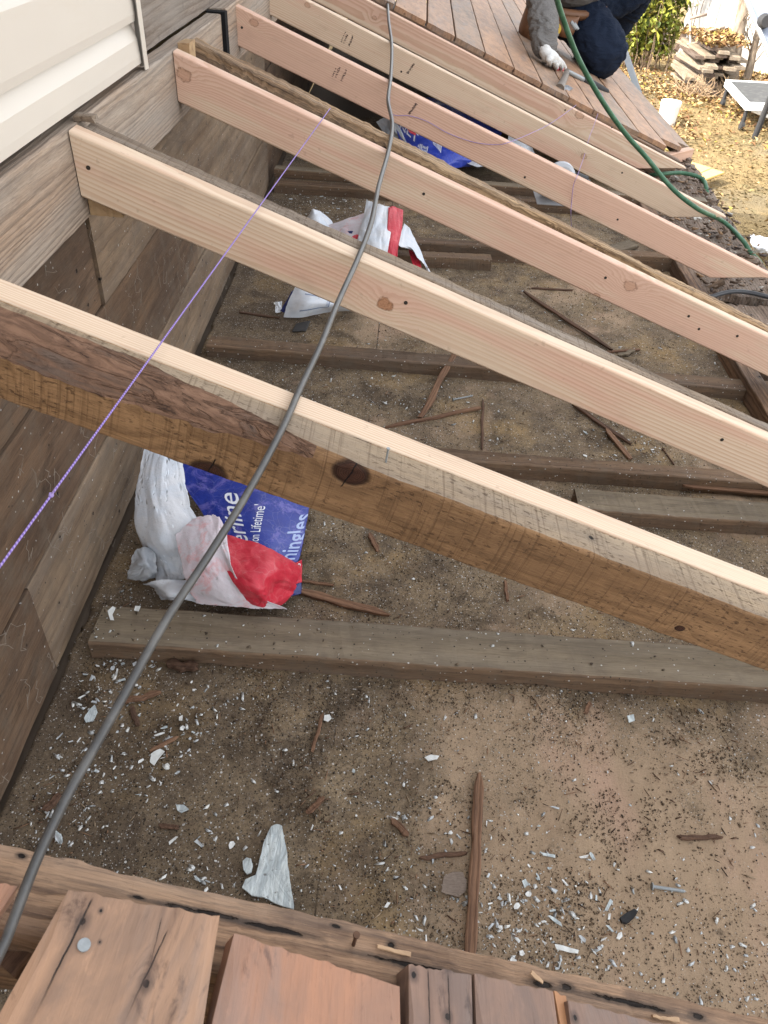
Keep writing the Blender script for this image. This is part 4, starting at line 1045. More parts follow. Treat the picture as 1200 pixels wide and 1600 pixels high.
def sheet(name, grid, mat, parent, amp=0.004, rag=0.05, nu=80, nv=80, seed=0, thick=0.0008, crease=1.0):
    """A crumpled sheet through a grid of points; returns a function giving the surface at (u, v)."""
    rows = [catmull(r, 12) for r in grid]
    def S(u, v):
        L = len(rows[0]) - 1
        f = min(max(u, 0), 1) * L; i = min(int(f), L - 1); f -= i
        cv = [r[i].lerp(r[i + 1], f) for r in rows]
        if len(cv) == 2: return cv[0].lerp(cv[1], v)
        L2 = len(cv) - 1
        g = min(max(v, 0), 1) * L2; j = min(int(g), L2 - 1); g -= j
        p0 = cv[max(j - 1, 0)]; p1 = cv[j]; p2 = cv[j + 1]; p3 = cv[min(j + 2, L2)]
        return 0.5 * ((2 * p1) + (p2 - p0) * g + (2 * p0 - 5 * p1 + 4 * p2 - p3) * g * g + (3 * p1 - p0 - 3 * p2 + p3) * g ** 3)
    def N(u, v):
        e = 0.01
        n = (S(min(u + e, 1), v) - S(max(u - e, 0), v)).cross(S(u, min(v + e, 1)) - S(u, max(v - e, 0)))
        if n.length < 1e-12: return Vector((0, 0, 1))
        n.normalize()
        return n if n.dot(Vector(CAM) - S(u, v)) > 0 else -n
    def Fn(u, v, off=0.0):
        p = S(u, v)
        wu = u + 0.05 * mnoise.noise((u * 4, v * 4, seed)); wv = v + 0.05 * mnoise.noise((u * 4, v * 4, seed + 9))
        w = tri(wu * 3.3 + 0.9 * wv, wv * 3.6 - 0.5 * wu, seed); w2 = tri(wu * 7.1 - 2.3 * wv, wv * 7.7 + 2.0 * wu, seed + 50); w3 = tri(wu * 15 + 4 * wv, wv * 17 - 3 * wu, seed + 90)
        return p + N(u, v) * (amp * crease * (1.9 * w + 0.85 * w2 + 0.30 * w3) + off)
    vs, fs = [], []
    def rg(t, k): return rag * (0.5 + 0.7 * mnoise.noise((t * 5, seed, k)) + 0.45 * mnoise.noise((t * 17, seed, k + 3)) + 0.45 * mnoise.noise((t * 55, seed, k + 9)))
    for i in range(nu + 1):
        for j in range(nv + 1):
            u, v = i / nu, j / nv
            u0, u1 = rg(v, 1), 1 - rg(v, 2); v0, v1 = rg(u, 3), 1 - rg(u, 4)
            vs.append(Fn(u0 + (u1 - u0) * u, v0 + (v1 - v0) * v))
    for i in range(nu):
        for j in range(nv):
            a = i * (nv + 1) + j
            fs.append((a, a + nv + 1, a + nv + 2, a + 1))
    o = mesh_py(name, vs, fs, mat, None, None, True)
    md = o.modifiers.new('thickness', 'SOLIDIFY'); md.thickness = thick; md.offset = 0
    o.parent = parent; o.matrix_parent_inverse = parent.matrix_basis.inverted()
    return o, Fn
def print_text(txt, Fn, parent, u0, v0, su, sv, mat, bold=0.0, sub=3):
    """Lettering wrapped on a sheet: text runs along (su) per unit and rises along (sv) per unit, both (du, dv)."""
    cu = bpy.data.curves.new('lettering', 'FONT')
    cu.body = txt; cu.size = 1.0; cu.offset = bold; cu.resolution_u = 3
    tmp = bpy.data.objects.new('lettering_src', cu); COL.objects.link(tmp)
    dg = bpy.context.evaluated_depsgraph_get()
    me = bpy.data.meshes.new_from_object(tmp.evaluated_get(dg))
    bpy.data.objects.remove(tmp); bpy.data.curves.remove(cu)
    bm = bmesh.new(); bm.from_mesh(me)
    bmesh.ops.triangulate(bm, faces=bm.faces)
    bmesh.ops.subdivide_edges(bm, edges=[e for e in bm.edges if e.calc_length() > 0.15], cuts=2)
    kill = []
    for v in bm.verts:
        u, w = u0 + v.co.x * su[0] + v.co.y * sv[0], v0 + v.co.x * su[1] + v.co.y * sv[1]
        if not (0.03 < u < 0.985 and 0.02 < w < 0.985): kill.append(v)
        v.co = Fn(u, w, 0.0011)
    bmesh.ops.delete(bm, geom=kill, context='VERTS')
    me2 = bpy.data.meshes.new('lettering'); bm.to_mesh(me2); bm.free(); bpy.data.meshes.remove(me)
    o = link('lettering', me2, mat)
    o.parent = parent; o.matrix_parent_inverse = parent.matrix_basis.inverted()
    return o
def Z3(rows): return [[atZ(*p) for p in r] for r in rows]
# nearest wrapper, torn and folded in the corner by the wall
w1 = empty('shingle_wrapper', atZ(330, 900, 0.0))
tag(w1, 'nearest torn blue, red and white shingle wrapper stuffed against the wall', 'wrapper', 'torn shingle wrappers between the joists')
sheet('torn_sheet', Z3([[(232, 675, .16), (256, 690, .165), (284, 706, .158)], [(216, 750, .13), (248, 768, .145), (298, 785, .138)], [(212, 825, .09), (258, 840, .115), (322, 832, .12)], [(238, 880, .035), (262, 880, .06), (300, 875, .075)], [(245, 925, .012), (268, 915, .03), (292, 905, .05)]]), MP_WHITE, w1, 0.0042, 0.055, seed=2, crease=1.1)
b, FB = sheet('printed_sheet', Z3([[(262, 668, .145), (345, 695, .145), (420, 728, .135), (490, 762, .095)], [(282, 745, .13), (345, 775, .128), (412, 800, .12), (481, 812, .075)], [(315, 800, .115), (356, 835, .11), (412, 852, .105), (472, 862, .055)], [(345, 850, .10), (372, 872, .105), (412, 885, .095), (458, 902, .045)]]), MP_BLUE, w1, 0.0028, 0.02, seed=5)
print_text('berline', FB, b, 0.55, 0.78, (-0.03, -0.185), (-0.24, 0.05), M_PRINT, 0.004)
print_text('finition Lifetime\'', FB, b, 0.60, 0.78, (0.012, -0.078), (-0.115, 0.028), M_PRINT, 0.0)
print_text('Shingles', FB, b, 0.915, 0.86, (0.03, -0.185), (-0.22, 0.06), M_PRINT2, 0.012)
sheet('red_sheet', Z3([[(335, 832, .12), (392, 845, .125), (430, 862, .112), (470, 884, .055)], [(345, 872, .13), (392, 888, .132), (430, 892, .115), (465, 904, .05)], [(368, 916, .105), (405, 925, .108), (430, 922, .08), (456, 925, .035)], [(380, 938, .07), (405, 948, .06), (425, 948, .05), (440, 946, .03)]]), MP_RED, w1, 0.0032, 0.02, seed=9, crease=1.5)
sheet('torn_sheet', Z3([[(272, 835, .135), (305, 808, .145), (338, 806, .145), (352, 830, .14)], [(282, 885, .115), (315, 868, .14), (345, 864, .145), (362, 880, .14)], [(298, 926, .07), (338, 918, .095), (368, 915, .10), (392, 928, .09)], [(305, 944, .050), (355, 946, .056), (402, 951, .054), (452, 955, .052)]]), MP_PINK, w1, 0.0030, 0.04, seed=12, crease=1.6)
b2, F2 = sheet('printed_corner', Z3([[(424, 908, .075), (450, 888, .07), (472, 874, .045)], [(420, 928, .06), (448, 915, .05), (471, 912, .03)], [(424, 945, .045), (448, 934, .035), (470, 928, .02)]]), MP_NAVY, w1, 0.0015, 0.03, 24, 24, seed=15)
b3, F3 = sheet('red_corner', Z3([[(452, 884, .078), (472, 874, .05)], [(450, 916, .058), (472, 910, .036)]]), MP_RED, w1, 0.0008, 0.02, 16, 16, seed=17)
print_text('GAF', F3, b3, 0.80, 0.10, (-0.02, 0.30), (-0.42, 0.0), M_PRINT, 0.01)
print_text('2', F2, b2, 0.45, 0.62, (0.30, -0.12), (0.08, -0.42), M_PRINT, 0.01)
sheet('crumpled_scrap', Z3([[(206, 868, .07), (222, 856, .08), (243, 858, .075)], [(204, 888, .045), (225, 884, .075), (246, 885, .06)], [(200, 903, .015), (222, 905, .025), (243, 902, .03)]]), M_paper('wrapper_grey', (0.36, 0.39, 0.43), (0.45, 0.47, 0.5)), w1, 0.006, 0.06, 40, 40, seed=20)
sheet('crumpled_scrap', Z3([[(220, 915, .02), (250, 905, .05), (300, 905, .055), (320, 915, .05)], [(240, 922, .014), (262, 925, .045), (296, 928, .05), (318, 935, .05)], [(252, 938, .014), (272, 937, .03), (300, 940, .045), (318, 944, .05)]]), MP_WHITE, w1, 0.005, 0.06, 40, 30, seed=23)
# second wrapper under the knotted rafter
w2 = empty('shingle_wrapper', atZ(560, 400, 0.0))
tag(w2, 'crumpled white wrapper with a red stripe under the cable, behind the knotted new rafter', 'wrapper', 'torn shingle wrappers between the joists')
sheet('torn_sheet', Z3([[(478, 340, .08), (490, 326, .12), (505, 332, .10), (520, 350, .06)], [(470, 380, .05), (495, 370, .08), (512, 368, .08), (525, 372, .06)]]), MP_WHITE, w2, 0.006, 0.04, 40, 30, seed=31)
sheet('torn_sheet', Z3([[(500, 352, .07), (535, 345, .10), (575, 330, .13)], [(510, 366, .07), (540, 358, .10), (580, 352, .13)], [(520, 385, .05), (550, 385, .09), (585, 385, .11)]]), MP_PINK, w2, 0.005, 0.03, 40, 30, seed=33)
sheet('navy_fold', Z3([[(522, 368, .075), (545, 360, .105), (562, 364, .10)], [(530, 392, .05), (548, 390, .075), (565, 392, .08)]]), MP_NAVY, w2, 0.003, 0.03, 24, 24, seed=35)
sheet('red_fold', Z3([[(545, 374, .105), (555, 366, .11), (563, 368, .108)], [(548, 395, .07), (556, 392, .08), (566, 394, .085)]]), MP_RED, w2, 0.002, 0.03, 20, 20, seed=36)
sheet('torn_sheet', Z3([[(574, 312, .17), (590, 318, .18), (614, 322, .175)], [(564, 352, .14), (585, 355, .155), (612, 358, .15)], [(556, 385, .11), (580, 390, .125), (606, 395, .12)], [(552, 430, .04), (580, 435, .06), (602, 440, .06)]]), MP_WHITE, w2, 0.005, 0.03, seed=38)
sheet('red_stripe', Z3([[(607, 323, .178), (618, 323, .175), (630, 329, .165)], [(605, 355, .155), (617, 356, .152), (628, 358, .145)], [(603, 382, .128), (612, 384, .125), (622, 388, .12)], [(606, 415, .09), (613, 416, .09), (620, 418, .085)]]), MP_RED, w2, 0.003, 0.015, 30, 50, seed=40)
sheet('torn_sheet', Z3([[(632, 348, .12), (640, 358, .11), (650, 378, .09)], [(622, 382, .12), (642, 386, .10), (660, 396, .075)], [(640, 386, .11), (655, 398, .08), (668, 418, .055)], [(652, 402, .09), (664, 415, .06), (679, 436, .03)]]), MP_WHITE, w2, 0.004, 0.02, 40, 50, seed=42)
sheet('red_stripe', Z3([[(638, 388, .09), (650, 392, .085)], [(642, 405, .07), (656, 408, .065)], [(650, 425, .05), (660, 424, .048)]]), MP_RED, w2, 0.002, 0.015, 20, 30, seed=43)
b4, F4 = sheet('folded_end', Z3([[(462, 448, .075), (480, 450, .085), (520, 458, .075), (560, 462, .06)], [(450, 470, .055), (478, 472, .07), (515, 475, .06), (560, 478, .045)], [(443, 496, .012), (470, 496, .02), (510, 489, .018), (560, 484, .015)]]), MP_WHITE, w2, 0.0025, 0.015, 50, 40, seed=45)
sheet('navy_fold', Z3([[(456, 455, .068), (464, 448, .078)], [(438, 486, .02), (446, 490, .022)]]), MP_NAVY, w2, 0.0015, 0.02, 16, 24, seed=47)
sheet('crumpled_scrap', Z3([[(430, 472, .035), (441, 470, .04)], [(430, 490, .012), (440, 488, .015)]]), MP_WHITE, w2, 0.004, 0.08, 20, 20, seed=48)
bm = bmesh.new()
for (ua, va, ub, vb) in [(.30, .25, .66, .30), (.28, .75, .66, .62), (.66, .30, .66, .62)]:
    for k in range(16):
        f0, f1 = k / 16, (k + 1) / 16
        du, dv = (0.006, 0) if ua == ub else (0, 0.016)
        q = [F4(ua + (ub - ua) * f + s * du, va + (vb - va) * f + s * dv, 0.0012) for f, s in ((f0, -1), (f1, -1), (f1, 1), (f0, 1))]
        bm.faces.new([bm.verts.new(p) for p in q])
for r in range(4):
    for k in range(5):
        u = .62 + .012 * random.random(); v = .36 + 0.05 * k
        q = [F4(u + a, v + c, 0.0012) for a, c in ((0, 0), (.02, 0), (.02, .018), (0, .018))]
        bm.faces.new([bm.verts.new(p) for p in q])
pl = bm_obj('printed_panel', bm, plain('blue_grey_print', (0.22, 0.28, 0.42), 0.5)); pl.parent = b4; pl.matrix_parent_inverse = b4.matrix_basis.inverted()
o = quad_board('tar_scrap', atZ(462, 505, .012), atZ(485, 500, .02), atZ(478, 516, .012), atZ(456, 517, .008), 0.004, plain('tar_felt', (0.05, 0.048, 0.048), 0.8), 77, n=8)
tag(o, 'small dark tar felt scrap beside the folded white wrapper end', 'felt scrap')
# third wrapper, bright blue, deep under the stamped rafters
w3 = empty('shingle_wrapper', atZ(680, 230, 0.0))
tag(w3, 'bright blue wrapper with white lettering lying under the first stamped rafter', 'wrapper', 'torn shingle wrappers between the joists')
b5, F5 = sheet('printed_sheet', Z3([[(602, 165, .16), (660, 150, .21), (730, 168, .20), (790, 195, .14)], [(618, 205, .14), (665, 195, .18), (720, 215, .17), (770, 240, .11)], [(635, 245, .10), (665, 250, .11), (695, 262, .09), (735, 262, .06)]]), MP_BLUE2, w3, 0.010, 0.02, seed=51)
sheet('torn_sheet', Z3([[(588, 192, .12), (604, 180, .15), (616, 178, .165)], [(605, 215, .10), (618, 205, .145), (630, 212, .14)], [(632, 248, .06), (640, 240, .10), (648, 252, .10)]]), MP_WHITE, w3, 0.010, 0.03, 40, 40, seed=53)
sheet('torn_sheet', Z3([[(690, 228, .12), (705, 232, .12), (725, 238, .08)], [(685, 250, .08), (700, 252, .09), (712, 250, .06)], [(684, 268, .03), (694, 268, .045), (700, 262, .04)]]), MP_WHITE, w3, 0.008, 0.03, 30, 30, seed=55)
sheet('torn_sheet', Z3([[(705, 228, .10), (745, 238, .11), (790, 252, .09), (830, 240, .09)], [(702, 245, .08), (740, 258, .09), (765, 262, .07), (800, 275, .05)]]), M_paper('wrapper_grey_white', (0.42, 0.44, 0.48), (0.55, 0.56, 0.6)), w3, 0.008, 0.03, 50, 30, seed=57)
sheet('red_corner', Z3([[(634, 197, .19), (650, 203, .188)], [(640, 207, .186), (650, 212, .18)]]), MP_RED, w3, 0.001, 0.02, 10, 10, seed=58)
print_text('NET', F5, b5, 0.06, 0.50, (0.085, 0.13), (0.05, -0.15), M_PRINT, 0.015)
print_text('illiiil', F5, b5, 0.20, 0.92, (0.09, 0.03), (0.05, -0.26), M_PRINT, 0.02)
print_text('iilllii', F5, b5, 0.42, 0.72, (0.08, 0.05), (-0.03, -0.2), M_PRINT, 0.02)
w4 = empty('shingle_wrapper', atZ(805, 235, 0.0))
tag(w4, 'small blue-white wrapper fold showing between the two stamped rafters', 'wrapper', 'torn shingle wrappers between the joists')
sheet('torn_sheet', Z3([[(795, 205, .18), (825, 214, .17), (832, 226, .12)], [(790, 235, .12), (815, 245, .11), (838, 252, .07)]]), MP_WHITE, w4, 0.006, 0.03, 30, 24, seed=61)

# ------------------------------------------------------------------ circular saw lying between the second and third farthest rafters
saw = empty('circular_saw', atY(878, 262, 2.78))
tag(saw, 'silver circular saw guard showing between two new rafters', 'saw')
sc = atY(874, 281, 2.80)
M_ALU = plain('cast_aluminium', (0.33, 0.34, 0.36), 0.4, 0.5, 0.5)
M_DKPL = plain('dark_plastic', (0.035, 0.037, 0.04), 0.5, 0.4)
def sch(name, bm, m):
    o = bm_obj(name, bm, m); o.parent = saw; o.matrix_parent_inverse = saw.matrix_basis.inverted(); return o
bm = bmesh.new()
ax = Vector((0.25, -0.95, 0.15)).normalized()
Mx = frame(sc, ax.orthogonal(), ax)
n = 26
prof_s = [(0.0, 0.018), (0.045, 0.018), (0.055, 0.012), (0.06, 0.0), (0.055, -0.012), (0.045, -0.018)]
rg = []
for k in range(n):
    th = 2 * math.pi * k / n
    rg.append([bm.verts.new(Mx @ Vector((r * math.cos(th), r * math.sin(th), h))) for r, h in prof_s[1:]])
for k in range(n):
    for j in range(4): bm.faces.new((rg[k][j], rg[(k + 1) % n][j], rg[(k + 1) % n][j + 1], rg[k][j + 1]))
bm.faces.new([r[0] for r in rg]); bm.faces.new([r[-1] for r in rg][::-1])
for k in range(8):
    th = 2 * math.pi * k / 8
    add_cyl(bm, Mx @ Vector((.035 * math.cos(th), .035 * math.sin(th), .017)), Mx @ Vector((.035 * math.cos(th), .035 * math.sin(th), .021)), .004, .004, 8)
sch('blade_guard', bm, M_ALU)
bm = bmesh.new(); add_cyl(bm, sc - ax * 0.018, sc - ax * 0.10, 0.045, 0.038, 20); sch('motor', bm, M_DKPL)
bm = bmesh.new()
hp_ = [sc - ax * .03 + Vector((0.02, 0, .005)), sc - ax * .035 + Vector((0.07, 0, .012)), sc - ax * .035 + Vector((.11, 0, .0)), sc - ax * .035 + Vector((.115, 0, -.04))]
for a_, b_ in zip(hp_, hp_[1:]): add_cyl(bm, a_, b_, .014, .014, 12)
sch('handle', bm, M_DKPL)
bm = bmesh.new(); add_box(bm, sc.x - .07, sc.x + .09, sc.y - .05, sc.y + .08, sc.z - .072, sc.z - .068, bev=0.001); sch('base_plate', bm, M_ALU)

# ------------------------------------------------------------------ pieces lying on the porch floor
def splinter(name, label, p0, p1, wpx, mat, seed=0, th=0.006, z0=0.006, z1=0.006, taper=(0.5, 0.6), cat='splinter', group=None):
    a, b = on_floor(*p0), on_floor(*p1)
    a.z += z0; b.z += z1
    d = b - a; L = d.length
    w = wpx * ((a + b) / 2 - Vector(CAM)).length / F_PX
    M = frame(a, d, (0, 0, 1)); rnd = random.Random(seed)
    n = 22; vs, fs = [], []
    for i in range(n + 1):
        u = i / n
        k = min(1, u / 0.10) ** 0.7 * (1 - taper[0]) + taper[0] if u < 0.10 else (min(1, (1 - u) / 0.16) ** 0.8 * (1 - taper[1]) + taper[1] if u > 0.84 else 1)
        ww = w * k * (1 + 0.22 * mnoise.noise((u * 6 + seed, 1, 2)))
        cy = w * 0.35 * mnoise.noise((u * 3.1, seed, 5))
        zz = th * 0.2 * mnoise.noise((u * 5, seed, 8))
        for (y, z) in ((-.5, -th), (.5, -th), (.5, -th * .15), (.36, 0), (-.36, 0), (-.5, -th * .15)):
            vs.append((u * L + 0.003 * rnd.uniform(-1, 1) * (i in (0, n)), cy + y * ww, z + zz + 0.0007 * mnoise.noise((u * 40, y * 9, seed))))
    for i in range(n):
        for j in range(6):
            q, r = i * 6 + j, i * 6 + (j + 1) % 6
            fs.append((q, r, r + 6, q + 6))
    fs.append(tuple(range(6))[::-1]); fs.append(tuple(n * 6 + j for j in range(6)))
    o = mesh_py(name, vs, fs, mat, None, M)
    return tag(o, label, cat, group)
splinter('lath', 'long brown lath lying upright in the picture beside the weathered bottom rafter', (748, 1213), (733, 1500), 15, MW_SPLINT, 1, 0.008, 0.012, 0.014, (0.35, 0.9), 'lath')
splinter('splinter', 'brown stick leaning on the joist under the knotted rafter', (716, 558), (656, 656), 9, MW_SPLINT, 2, 0.007, 0.045, 0.006, (0.8, 0.7))
splinter('splinter', 'pinkish-brown split strip lying left of the thin upright sliver', (602, 670), (750, 641), 7, MW_SPLINT, 3, 0.005, 0.006, 0.012, (0.15, 0.9))
splinter('splinter', 'thin dark upright sliver ending at the narrow brown joist', (754, 628), (753, 704), 4, MW_SPLINTD, 4, 0.004)
splinter('splinter', 'reddish-brown split strip from the red wrapper to the dusty joist', (462, 925), (608, 965), 13, MW_SPLINT, 5, 0.006, 0.01, 0.012, (0.3, 0.15))
splinter('splinter', 'thinner reddish sliver just above the split strip by the red wrapper', (470, 910), (520, 918), 5, MW_SPLINT, 6, 0.004)
splinter('splinter', 'long dark strip lying diagonally between two new rafters', (818, 460), (955, 551), 7, MW_SPLINTD, 7, 0.006, 0.012, 0.012, (0.4, 0.4))
splinter('splinter', 'dark strip under the lower edge of the knotted new rafter', (895, 636), (985, 700), 7, MW_SPLINTD, 8, 0.006, 0.01, 0.01, (0.5, 0.3))
splinter('splinter', 'pale brown frayed strip crossing the dark strip below the knotted rafter', (946, 676), (984, 722), 8, MW_SPLINT, 9, 0.005, 0.012, 0.008, (0.3, 0.8))
splinter('splinter', 'reddish flat strip lying against the narrow joist at right', (1063, 768), (1215, 781), 8, MW_SPLINT, 10, 0.005, 0.02, 0.02, (0.2, 0.9))
splinter('splinter', 'thin sliver standing toward the dusty joist in the middle', (505, 1118), (488, 1176), 5, MW_SPLINT, 11, 0.004, 0.008, 0.006, (0.3, 0.8))
splinter('splinter', 'short orange chip by the black seam left of the middle', (505, 1253), (480, 1273), 8, MW_SPLINT, 12, 0.005)
splinter('splinter', 'curled brown chip pointing at paint flakes left of the long lath', (612, 1284), (638, 1308), 9, MW_SPLINT, 13, 0.005, 0.008, 0.006, (0.2, 0.6))
splinter('splinter', 'dark twig lying left of the long lath', (656, 1342), (729, 1335), 6, MW_SPLINTD, 14, 0.005, 0.006, 0.006, (0.3, 0.6), 'twig')
splinter('splinter', 'grey-brown root-like twig at right below the dark heap', (1058, 1313), (1126, 1311), 6, MW_SPLINTD, 15, 0.005, 0.008, 0.006, (0.9, 0.2), 'twig')
splinter('splinter', 'brown split piece lying under the cable near the wall', (196, 1103), (252, 1087), 9, MW_SPLINT, 16, 0.005, 0.01, 0.01, (0.3, 0.4))
splinter('splinter', 'short dark brown piece standing below the brown split piece by the cable', (206, 1108), (216, 1136), 8, MW_SPLINTD, 17, 0.005)
splinter('splinter', 'slim twig pointing from the cable toward the paint flakes', (236, 1178), (278, 1154), 6, MW_SPLINT, 18, 0.004, 0.006, 0.006, (0.4, 0.3), 'twig')
splinter('splinter', 'dark chunk lying along the dusty joist right of the cable', (262, 1043), (310, 1050), 14, MW_SPLINTD, 19, 0.010, 0.012, 0.012, (0.5, 0.4), 'wood chunk')
splinter('splinter', 'tan chip near the lower edge of the dusty joist at right', (921, 1100), (914, 1117), 6, MW_SPLINT, 20, 0.004)
splinter('splinter', 'short brown bit right of the wrapper, near a knot-free board seam', (578, 838), (590, 862), 8, MW_SPLINT, 21, 0.005, 0.008, 0.006)
splinter('splinter', 'small upright sliver behind the dusty joist, under the brown rafter', (789, 910), (793, 941), 5, MW_SPLINT, 22, 0.004)
splinter('splinter', 'dark short piece lying by the left wall near the weathered rafter', (70, 1270), (96, 1244), 9, MW_SPLINTD, 23, 0.008, 0.01, 0.01)
splinter('splinter', 'dark sliver right of the white flakes in the left foreground', (250, 1292), (280, 1295), 6, MW_SPLINTD, 24, 0.004)
splinter('splinter', 'grey sliver beside the folded white wrapper end', (374, 490), (437, 500), 5, MW_SPLINTD, 25, 0.004)
splinter('splinter', 'twig in the debris heap between the long dark strip and the pink rafter', (940, 552), (1000, 548), 5, MW_SPLINT, 26, 0.004)
splinter('splinter', 'pale split stick in the debris heap beside the long dark strip', (965, 560), (990, 551), 7, MW_JOIST, 27, 0.005, 0.012, 0.01)
splinter('splinter', 'light flat chip on the joist under the knotted new rafter', (632, 534), (661, 538), 11, M_new('pale_chip', (), 0.1), 28, 0.004, 0.042, 0.042, (1, 1), 'wood chip')
splinter('splinter', 'thin brown twig high between the first two new rafters', (830, 452), (895, 455), 4, MW_SPLINTD, 29, 0.004)
# nails on the floor
def floor_nail(label, p0, p1, r=0.0019):
    a, b = on_floor(*p0), on_floor(*p1); a.z += .005; b.z += .004
    d = (b - a).normalized()
    bm = bmesh.new()
    add_cyl(bm, a, b, r, r, 8); add_cyl(bm, b, b + d * 0.004, r, 0.0002, 8); add_cyl(bm, a - d * 0.0015, a, r * 2.3, r * 2.3, 12)
    tag(bm_obj('nail', bm, M_GALV if 'grey' in label else M_RUST), label, 'nail')
floor_nail('grey nail lying in the dirt at lower right', (1018, 1388), (1066, 1395), 0.0024)
floor_nail('rusty nail lying under the lower edge of the knotted rafter', (1035, 706), (1052, 728), 0.002)
floor_nail('grey nail lying above the pinkish split strip', (708, 627), (737, 621), 0.002)
# torn shingle piece, grey flake, leaf, tar chip
def floor_shape(name, label, poly, mat, th, cat, z=0.004, curl=0.0, sub=4, seed=0):
    P = [on_floor(*p) for p in poly]
    c = sum(P, Vector()) / len(P)
    bm = bmesh.new()
    out = []
    for i, p in enumerate(P):
        q = P[(i + 1) % len(P)]
        for k in range(sub):
            w = p.lerp(q, k / sub)
            w = w + (w - c) * 0.10 * mnoise.noise((w.x * 60, w.y * 60, seed))
            out.append(w)
    rings_ = []
    for f in (1.0, 0.75, 0.5, 0.25):
        rings_.append([c + (w - c) * f for w in out])
    def lift(p, s):
        d = (p - c).length
        return Vector((p.x, p.y, float(floor_h(np.array([p.x]), np.array([p.y]))[0]) * 0.3 + z + curl * d * d + s + 0.0022 * mnoise.noise((p.x * 30, p.y * 30, seed)) + 0.0012 * mnoise.noise((p.x * 110, p.y * 110, seed))))
    for s in (0, -th):
        rv = [[bm.verts.new(lift(p, s)) for p in r] for r in rings_]
        cv = bm.verts.new(lift(c, s))
        for a_, b_ in zip(rv, rv[1:]):
            for i in range(len(out)): bm.faces.new((a_[i], a_[(i + 1) % len(out)], b_[(i + 1) % len(out)], b_[i]))
        for i in range(len(out)): bm.faces.new((rv[-1][i], rv[-1][(i + 1) % len(out)], cv))
        if s == 0: top = rv[0]
        else:
            for i in range(len(out)): bm.faces.new((top[i], top[(i + 1) % len(out)], rv[0][(i + 1) % len(out)], rv[0][i]))
    return tag(bm_obj(name, bm, mat, smooth=False), label, cat)
def M_flake():
    t = NT('weathered_paint', 0.75, 0.2)
    co = t.obj()
    st = t.noise(t.scl(co, (160, 34, 30)), 1.0, 5, 0.7, 0.5)
    c = t.mix(t.smooth(st, 0.40, 0.62), (0.40, 0.45, 0.47), (0.60, 0.655, 0.66))
    c = t.mix(t.math('MULTIPLY', t.smooth(t.noise(co, 120, 4, 0.7), 0.60, 0.68), 0.7), c, (0.09, 0.08, 0.07))
    t.col(c); t.bump(st, 0.5, 0.003)
    return t.m
MFL = M_flake()
floor_shape('paint_chip', 'large pale blue-grey torn chip against the weathered bottom rafter', [(424, 1297), (441, 1296), (446, 1330), (452, 1366), (457, 1398), (459, 1425), (428, 1414), (395, 1402), (381, 1390), (384, 1379), (401, 1372), (407, 1345), (413, 1318)], MFL, 0.003, 'paint chip', 0.010, 0, 4, 2)
floor_shape('paint_chip', 'small round grey chip left of the large torn chip', [(380, 1350), (386, 1345), (393, 1347), (396, 1357), (393, 1367), (386, 1369), (381, 1363)], MFL, 0.003, 'paint chip', 0.010, 0, 2, 3)
floor_shape('paint_chip', 'long grey oval chip in the flakes beside the cable', [(150, 1107), (154, 1118), (147, 1131), (136, 1134), (133, 1128), (141, 1115)], MFL, 0.002, 'paint chip', 0.009, 0, 3, 4)
floor_shape('paint_chip', 'grey striped chip right of the cable in the left foreground', [(276, 1262), (288, 1262), (296, 1269), (284, 1274), (278, 1270)], MFL, 0.002, 'paint chip', 0.009, 0, 3, 5)
floor_shape('dry_leaf', 'grey-brown dry leaf curled left of the long lath', [(692, 1374), (706, 1367), (722, 1368), (728, 1380), (727, 1396), (716, 1407), (700, 1401), (689, 1398)], M_old('dry_leaf_brown', (0.24, 0.19, 0.155), (0.18, 0.135, 0.11), (0.11, 0.085, 0.07), freq=600), 0.001, 'leaf', 0.008, 3.5, 3, 6)
floor_shape('tar_chip', 'black tar chip lying in the dirt at lower right', [(967, 1437), (976, 1430), (988, 1424), (994, 1428), (990, 1436), (978, 1446), (970, 1444)], plain('tar', (0.018, 0.018, 0.02), 0.7, 0.3, 0, 0.5, 200), 0.006, 'tar chip', 0.009, 0, 3, 7)
for k, (lab, pl) in enumerate([('long white flake lying nearest the weathered rafter at lower right', [(865, 1479), (880, 1482), (902, 1489), (901, 1494), (884, 1491), (868, 1487)]),
        ('broad white flake cluster piece below the dark sliver in the left foreground', [(238, 1183), (252, 1176), (259, 1180), (250, 1190), (242, 1202), (236, 1196)]),
        ('white flake just above the reddish sliver in the middle', [(507, 1123), (515, 1122), (518, 1128), (512, 1133), (506, 1130)]),
        ('white flake below the folded end of the long lath group', [(662, 1189), (672, 1185), (685, 1187), (682, 1192), (668, 1195)]),
        ('silvery translucent flake below the dusty joist at right', [(977, 1124), (987, 1123), (989, 1132), (980, 1135)]),
        ('white flake at the wall end of the dusty joist', [(176, 984), (184, 977), (188, 979), (183, 990), (186, 998), (180, 998)]),
        ('white rectangular flake on the dusty joist by the cable', [(218, 975), (226, 976), (223, 984), (216, 982)])]):
    zz = 0.05 if 'dusty joist' in lab and 'below' not in lab else 0.010
    floor_shape('paint_flake', lab, pl, MFL if k in (4,) else plain('white_paint_%d' % k, (0.66, 0.68, 0.67), 0.6, 0.3, 0, 0.12, 90), 0.0012, 'paint flake', zz, 0, 3, 20 + k)

